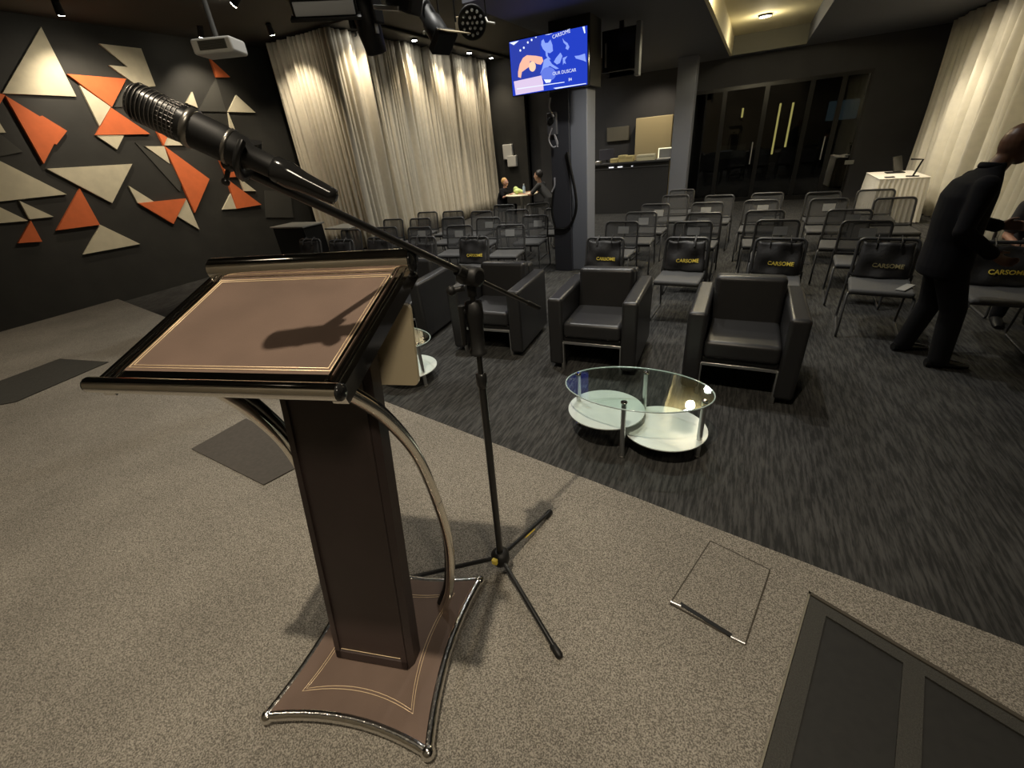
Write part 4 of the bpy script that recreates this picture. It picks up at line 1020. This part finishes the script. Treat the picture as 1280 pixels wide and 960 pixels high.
def seated(loc_, ang, seat, tall, label, skin, hair_m, shirt_m, hair_style, arms, lean=0.06, voxel=.010, fold=None):
    """local +x is forward"""
    s = tall; b = MB(); R_ = Matrix.Rotation(ang, 4, 'Z')
    hip = V((0,0,seat+.09)); ch_ = hip+V((lean*s,0,.40*s)); nk = ch_+V((.02,0,.13*s)); hc_ = nk+V((.05*s,0,.15*s)); f = V((1,0,0))
    head(b, hc_, f, s*.98); limb(b, [nk-V((0,0,.06)), nk+V((.03,0,.06*s))], [.058*s,.052*s])
    b.ell([(hip-V((0,0,.05)), V((.10,0,0)), V((0,.15,0))), (hip+V((0,0,.12)), V((.10,0,0)), V((0,.14,0))), (ch_, V((.10,0,0)), V((0,.16,0))), (nk-V((0,0,.03)), V((.06,0,0)), V((0,.10,0)))])
    A = []
    for q in (-1, 1):
        sh = ch_+V((0,q*.165*s,.06*s)); el = sh + V(arms[0])*s if q > 0 else sh + V((arms[0][0], -arms[0][1], arms[0][2]))*s
        wr = el + V((arms[1][0], q*arms[1][1], arms[1][2]))*s
        limb(b, [sh, el, wr], [.045*s,.038*s,.026*s]); hand(b, wr, wr-el, (0,-q,.4), .4, s); A.append((sh, el, wr))
    Lg = []
    for q in (-1, 1):
        h_ = hip+V((.02,q*.085,-.01)); kn_ = V((.42*s, q*.11, seat+.06)); an = V((.40*s, q*.11, .085)); limb(b, [h_, kn_, an], [.078*s,.056*s,.04*s]); Lg.append((h_, kn_, an))
    o = remeshed('person', b, skin, voxel*.8); o.location = loc_; o.rotation_euler = (0,0,ang); tag(o, label, 'person')
    t_ = MB(); t_.ell([(hip+V((0,0,-.02)), V((.125,0,0)), V((0,.175,0))), (hip+V((0,0,.15)), V((.118,0,0)), V((0,.16,0))), (ch_, V((.122,0,0)), V((0,.18,0))), (nk-V((.005,0,.05)), V((.085,0,0)), V((0,.13,0))), (nk-V((0,0,.01)), V((.06,0,0)), V((0,.07,0)))], 18)
    for sh, el, wr in A: limb(t_, [sh, sh+(el-sh)*.75], [.068*s,.056*s])
    remeshed('shirt', t_, shirt_m, voxel, o)
    p_ = MB(); p_.ell([(hip-V((0,0,.085)), V((.13,0,0)), V((0,.18,0))), (hip+V((0,0,.03)), V((.12,0,0)), V((0,.165,0)))])
    for h_, kn_, an in Lg: limb(p_, [h_, kn_, an], [.092*s,.07*s,.055*s])
    remeshed('trousers', p_, M_TROUS, voxel, o)
    for h_, kn_, an in Lg:
        s0 = V((an.x, an.y, 0)); MB().ell([(s0+V((-.07,0,.035)), V((0,.032,0)), V((0,0,.033))), (s0+V((.02,0,.045)), V((0,.042,0)), V((0,0,.043))), (s0+V((.15,0,.028)), V((0,.042,0)), V((0,0,.027))), (s0+V((.19,0,.02)), V((0,.025,0)), V((0,0,.018)))], 12).build('shoe', M_BLACK, o)
    hr = MB(); mt_ = Matrix.Identity(3)
    hr.ball(hc_+V((-.022*s,0,.03*s)), .108*s, 16, (.98,.86,1.0)); 
    if hair_style == 'long': hr.ell([(hc_+V((-.05,0,.02)), V((.06,0,0)), V((0,.085,0))), (hc_+V((-.06,0,-.10)), V((.05,0,0)), V((0,.085,0))), (hc_+V((-.06,0,-.2)), V((.035,0,0)), V((0,.065,0)))])
    # keep the face free
    ho = remeshed('hair', hr, hair_m, voxel, o, 3); ho.location = V((-.018*s, 0, .012*s))
    eyes(hc_, f, s, o)
    return o
pc2 = gnd(1290, 276, .815)
cx2 = place_chair(1290, 276, 'black mesh chair under the seated person at the right edge', 'chairs of the right block', 0)
seated((cx2.location.x-.02, cx2.location.y+.02, 0), math.radians(-100), .455, .98, 'person with dark hair sitting behind the standing man at the right edge', M_SKIN_L, M_HAIR, mat('dark_grey_shirt', (.05,.05,.06), .8), 'short', ((.05,.06,-.26),(.20,-.05,-.04)))

# far table with two people
YP = 10.9
tpc = aty(652, 242, YP); TZ = tpc.z
ft_ = thing('round_table', 'small pale round table between the two seated people far back', 'table', (tpc.x, YP, 0))
MB().lathe([(.02,TZ-.03),(.40,TZ-.03),(.42,TZ-.015),(.40,TZ)], 30).build('table_top', mat('pale_table', (.82,.76,.55), .5), ft_)
MB().tube([(0,0,.03),(0,0,TZ-.03)], .04, 12).build('stem', M_STEEL, ft_); MB().lathe([(.32,0),(.32,.015),(.06,.04)], 24).build('base', M_STEEL, ft_)
spot((tpc.x, YP-.7, 4.1), (tpc.x-.2, YP+.3, .9), 260, 90, WARM, .08, .7)  # added lamp without a fixture, brightens the far table pair
sA, sB = aty(632, 231, YP), aty(677, 222, YP)
stt = .42
for nm, x, lb in (('stool', sA.x-.14, 'black stool under the sandy haired person at the far table'), ('stool', sB.x+.16, 'black stool under the leaning person at the far table')):
    t_ = thing(nm, lb, 'stool', (x, YP, 0), 0, 'stools at the far table')
    MB().lathe([(.16,stt-.05),(.19,stt-.03),(.19,stt-.01),(.15,stt)], 18).build('seat', M_BLACK, t_)
    for a in (45,135,225,315):
        c_, s_ = math.cos(math.radians(a)), math.sin(math.radians(a)); MB().tube([(c_*.12,s_*.12,stt-.05),(c_*.19,s_*.19,0)], .012, 6).build('leg', M_BLKMETAL, t_)
seated((sA.x-.14, YP, 0), math.radians(-12), stt, .80, 'sandy haired person in black seated left of the far table', M_SKIN_L, M_BLOND, M_SUIT, 'short', ((.12,.05,-.20),(.26,-.06,.08)), .12, .010)
seated((sB.x+.16, YP, 0), math.radians(180), stt, .95, 'dark haired person in black leaning on the far table', M_SKIN_M, M_HAIR, mat('black_tshirt', (.03,.03,.03), .8), 'short', ((.20,.10,-.20),(.28,-.05,.02)), .20, .010)
g_ = aty(647, 236, YP-.1)
bgp = thing('plastic_bag', 'pale green plastic bag lying on the far table', 'bag', (g_.x, YP-.1, TZ))
gm = MB(); gm.ball((0,0,.07), .12, 14, (1.0,.8,.58)); gm.ball((-.05,0,.13), .07, 12, (1,.8,.8)); gm.ball((.10,.01,.05), .085, 12, (1.1,.8,.55)); remeshed('bag_body', gm, mat('green_plastic', (.55,.66,.22), .4), .012, bgp)
g_ = aty(657, 236, YP-.05)
bt = thing('water_bottle', 'clear plastic water bottle on the far table', 'bottle', (g_.x, YP-.15, TZ))
MB().lathe([(.028,0),(.034,.008),(.034,.16),(.013,.21),(.013,.22)], 14).build('bottle_body', mat('bottle_plastic', (.45,.58,.72), .15), bt); MB().lathe([(.016,.22),(.016,.24)], 12).build('cap', M_WHITE, bt)

# white leaflet on the chair beside the man
cR = chairs[('R',3,0)]
lf = MB().rbox(-.035,.035,-.11,.11,0,.012,.003,1).build('leaflet', M_PAPER); lf.matrix_world = Matrix.Translation(cR.location) @ Matrix.Rotation(cR.rotation_euler.z,4,'Z') @ Matrix.Translation((.17,-.10,.467)) @ Matrix.Rotation(math.radians(-25),4,'Z')
tag(lf, 'white leaflet lying on the chair seat beside the standing man', 'leaflet')

# ================================================================== PROJECTOR
pj0 = aty(275, 60, 3.1)
prj = thing('projector', 'white projector hanging from a ceiling pole before the triangle wall', 'projector', pj0, math.radians(28))
body = MB().rbox(-.17,.17,-.13,.13,-.055,.055,.022,4).build('body', M_WHITE, prj)
MB().box(-.105,.125,-.136,-.128,-.030,.034).build('vent', mat('grey_vent', (.16,.16,.13), .6), body)
for k in range(6): MB().box(-.10,.12,-.140,-.136,-.026+k*.010,-.022+k*.010).build('vent_slat', M_DGREY, body)
MB().lathe([(.035,0),(.035,.02),(.028,.024)], 16, (-.17,-.03,0), Matrix.Rotation(math.radians(-90),4,'Y')).build('lens', M_BLACKGLOSS, prj)
MB().lathe([(.06,.055),(.06,.065),(.02,.075),(.018,(ZS if pj0.x > -6 else ZH)-pj0.z-.02),(.07,(ZS if pj0.x > -6 else ZH)-pj0.z-.015),(.07,(ZS if pj0.x > -6 else ZH)-pj0.z)], 14).build('ceiling_pole', M_DGREY, prj)

# ================================================================== STAGE LIGHTS
ZP = 3.55
def hang(name, px, py, z, label):
    p = gnd(px, py, z); return thing(name, label, 'stage light', p, 0, 'stage lights on the pipe'), p
pp0, pp1 = gnd(392, 12, 2.9), gnd(592, 22, 2.9)
dpp = (pp1-pp0).normalized(); pp0 -= dpp*.7; pp1 += dpp*.6; pp0.z = pp1.z = ZP
pipe = thing('lighting_pipe', 'black pipe above the picture holding the stage lights', 'pipe', pp0)
MB().tube([(0,0,0), pp1-pp0], .025, 12).build('pipe', M_BLKMETAL, pipe)
for t_ in (.5, .88):
    q = (pp1-pp0)*t_; ztop = ZH if (pp0+q).x < XB else ZL
    MB().tube([q, q+V((0,0,ZS-.003-ZP))], .012, 8).build('drop_rod', M_BLKMETAL, pipe)
# LED par
t_, p = hang('par_light', 590, 28, 2.9, 'round LED par light with clear lenses left of the television')
fz = (EYE-p).normalized(); fz = (fz+V((.25,0,-.25))).normalized(); xx = V((0,0,1)).cross(fz).normalized(); yy = fz.cross(xx)
mt_ = frame_m((0,0,0), xx, yy, fz)
MB().lathe([(.07,-.20),(.12,-.16),(.155,-.02),(.165,.0),(.165,.02),(.150,.024)], 24, (0,0,0), mt_).build('housing', M_BLACK, t_)
lens = [(0,0)] + [(.055*math.cos(k*math.pi/3), .055*math.sin(k*math.pi/3)) for k in range(6)] + [(.112*math.cos(k*math.pi/6), .112*math.sin(k*math.pi/6)) for k in range(12)]
M_LENS = mat('clear_lens', (.75,.78,.80), .08, .6)
lm = MB().ball((0,0,0), .018, 8, (1,1,.5)).mesh('lens', M_LENS)
for a, b in lens:
    l_ = bpy.data.objects.new('lens', lm); COL.objects.link(l_); l_.parent = t_; l_.matrix_local = mt_ @ Matrix.Translation((a, b, .024))
yk = MB(); yk.tube([mt_ @ V((-.18,0,-.05)), mt_ @ V((-.18,.0,-.05))+V((0,0,.24)), V((0,0,.36)), mt_ @ V((.18,0,-.05))+V((0,0,.24)), mt_ @ V((.18,0,-.05))], .011, 8); yk.tube([(0,0,.35),(0,0,ZP-p.z-.02)], .012, 8); yk.build('yoke', M_BLKMETAL, t_)
MB().tube([(.17,.02,.02),(.20,.0,-.03),(.30,-.02,-.06)], .010, 8).build('safety_arm', M_WHITE, t_)
MB().rbox(-.24,-.13,.02,.10,-.03,.09,.006,2).build('power_box', M_ACRYL, t_)
t_.scale = (.8,.8,.8)
MB().tube([(0,0,(ZP-p.z-.03)*.98),(0,0,(ZP-p.z-.02)/.8)], .012, 8).build('hanger', M_BLKMETAL, t_)
# moving head
t_, p = hang('moving_head_light', 457, 22, 2.92, 'black moving head light hanging in front of the curtain')
MB().rbox(-.13,.13,-.10,.10,.24,.38,.02,3).build('base', M_BLACK, t_)
for s_ in (-1,1): MB().rbox(s_*.125-.022,s_*.125+.022,-.06,.06,-.06,.25,.015,3).build('yoke_arm', M_BLACK, t_)
MB().lathe([(.055,-.25),(.085,-.24),(.10,-.10),(.10,.06),(.07,.12)], 20, (0,0,0), Matrix.Rotation(math.radians(14),4,'X')).build('lamp_head', M_BLACK, t_)
MB().tube([(0,0,.37),(0,0,ZP-p.z-.02)], .02, 8).build('clamp', M_BLKMETAL, t_); MB().ball((-.10,-.06,-.10), .018, 8).build('knob', M_STEEL, t_)
MB().rbox(.085,.10,-.02,.02,-.12,.02,.004,2).build('side_plate', M_STEEL, t_)
# flat panel light
t_, p = hang('panel_light', 407, 14, 2.92, 'flat black panel light with a pale reflector at the top edge')
mtp = Matrix.Rotation(math.radians(40),4,'Z') @ Matrix.Rotation(math.radians(22),4,'X')
MB().rbox(-.24,.24,-.05,.05,-.02,.20,.01,2, mtp).build('housing', M_BLACK, t_)
MB().rbox(-.22,.22,-.075,-.052,-.015,.07,.004,2, mtp).build('reflector', mat('pale_reflector', (.55,.58,.62), .35), t_)
MB().rbox(-.26,.26,-.12,.06,-.04,-.02,.004,2, mtp).build('barn_door', M_BLACK, t_)
yk = MB(); yk.tube([mtp @ V((-.26,0,.09)), mtp @ V((-.26,0,.09))+V((0,0,.2)), mtp @ V((.26,0,.09))+V((0,0,.2)), mtp @ V((.26,0,.09))], .011, 8); yk.tube([(0,.0,.30),(0,0,ZP-p.z-.02)], .012, 8); yk.build('yoke', M_BLKMETAL, t_)
# profile spot pointing down right
t_, p = hang('profile_light', 540, 28, 2.92, 'black tubular profile light with barn doors between the curtain and par light')
mtq = Matrix.Rotation(math.radians(-20),4,'Z') @ Matrix.Rotation(math.radians(-38),4,'Y')
MB().lathe([(.05,.24),(.075,.22),(.075,.02),(.09,0),(.095,-.16),(.09,-.17)], 18, (0,0,0), mtq).build('housing', M_BLACK, t_)
MB().rbox(-.10,.10,-.10,.10,-.24,-.17,.006,2, mtq).build('lens_hood', M_BLACK, t_)
bdm = MB(); bdm.prism([mtq @ V(q) for q in ((.10,-.11,-.20),(.10,.11,-.20),(.20,.13,-.34),(.20,-.13,-.34))], mtq.to_3x3() @ V((.006,0,.004))); bdm.build('barn_door', M_ACRYL, t_)
yk = MB(); yk.tube([mtq @ V((0,-.11,.05)), mtq @ V((0,-.11,.05))+V((0,0,.2)), mtq @ V((0,.11,.05))+V((0,0,.2)), mtq @ V((0,.11,.05))], .010, 8); yk.tube([(0,0,.24),(0,0,ZP-p.z-.02)], .012, 8); yk.build('yoke', M_BLKMETAL, t_)
MB().ball(mtq @ V((-.06,-.09,-.05)), .016, 8).build('knob', M_STEEL, t_)
t_, p = hang('flood_light', 505, 4, 2.92, 'black flood light with a grey side bar at the very top')
MB().rbox(-.12,.12,-.08,.08,-.05,.12,.02,3, Matrix.Rotation(math.radians(25),4,'Y')).build('housing', M_BLACK, t_)
MB().rbox(-.22,.02,-.10,-.08,-.06,-.03,.004,2, Matrix.Rotation(math.radians(12),4,'Y')).build('side_bar', M_STEEL, t_)
MB().tube([(0,0,.1),(0,0,ZP-p.z-.02)], .012, 8).build('clamp', M_BLKMETAL, t_)

# ================================================================== CEILING LAMPS THAT SHOW, THEN LAMPS OUT OF VIEW
def track_spot(p, tgt, watts, angle, label, ztop, glow=True, cold=False):
    d_ = (V(tgt)-V(p)).normalized(); t_ = thing('spotlight', label, 'spotlight', p, 0, 'ceiling spotlights')
    MB().tube([-d_*.16, -d_*.02, d_*.0], [.045,.055,.055], 14).build('can', M_BLACK, t_)
    MB().tube([d_*.0, d_*.006], .045, 14).build('bulb', M_LAMP, t_)
    if ztop-p[2] > .02: MB().tube([-d_*.10, -d_*.10+V((0,0,.0)), V((-d_.x*.10,-d_.y*.10,ztop-p[2]))], .012, 8).build('stem', M_BLKMETAL, t_)
    spot(V(p)+d_*.03, tgt, watts, angle, WARM, .04, .7)
def downlight(p, tgt, watts, angle, label, group='downlights over the long curtain', rad=.06):
    t_ = thing('downlight', label, 'downlight', p, 0, group)
    MB().lathe([(rad,-.03),(rad+.02,-.028),(rad+.02,0)], 18).build('rim', M_BLACK, t_)
    MB().lathe([(rad,-.034),(rad*.9,-.036)], 18).build('bulb', M_LAMPW, t_)
    spot(V(p)+V((0,0,-.06)), tgt, watts, angle, WARM, .05, 1.0)
def at_x(px, py, X): return atx(px, py, X)
p = gnd(76, 18, 4.08); track_spot(p, (XL, p.y+.35, 2.5), 105, 95, 'ceiling spotlight above the large cream triangle', ZH)
p = gnd(252, 46, 4.08); track_spot(p, (XL, p.y+.2, 2.5), 105, 95, 'ceiling spotlight beside the projector', ZH)
p = gnd(292, 6, 4.12); track_spot(p, (XL, p.y-1.4, 1.8), 200, 80, 'bright ceiling spotlight right of the projector pole', ZH)
p = gnd(340, 43, 4.06); track_spot(p, (-8.9, CYC, 2.0), 130, 90, 'ceiling spotlight at the top of the curtain return', ZH)
for px_, py_, lb in ((450,53,'closest to the stage'),(520,65,'second from the stage'),(556,73,'third from the stage'),(588,80,'fourth from the stage'),(615,85,'past the curtain end')):
    p = atx(px_, py_, CXF+.42); downlight(V((p.x, p.y, 4.19)), (CXF+.1, p.y, 0), 150, 100, 'small downlight in the soffit above the long curtain, '+lb)
p = gnd(957, 18, ZL+.34)
downlight(V((p.x, p.y, ZL+.34)), (p.x, p.y, 0), 90, 120, 'round white lamp in the lit ceiling recess', 'recess lamps', .10)
def bare(loc_, watts):
    d = bpy.data.lights.new('lamp_glow', 'POINT'); d.energy = watts; d.color = (1,.86,.55); d.shadow_soft_size = .08
    o = bpy.data.objects.new('lamp_glow', d); COL.objects.link(o); o.location = loc_
bare((p.x, p.y, ZL+.16), 12)
for yy_ in (7.3,):
    downlight(V((-.35, yy_, ZL+.34)), (-.35, yy_, 0), 90, 120, 'added unseen lamp in the lit ceiling recess, stage end', 'recess lamps', .10); bare((-.35, yy_, ZL+.16), 60)  # lamp added out of view, brightens the recess for reflections
spot((1.4, 10.4, 3.2), (3.2, 10.7, 1.1), 110, 100, WARM, .06, .6)
spot((2.0, 7.0, 3.2), (3.2, 8.4, 1.6), 36, 100, WARM, .06, .6)
spot((2.2, 11.0, 3.2), (2.6, 11.2, .7), 130, 90, WARM, .06, .6)  # lamp put in to brighten the white table
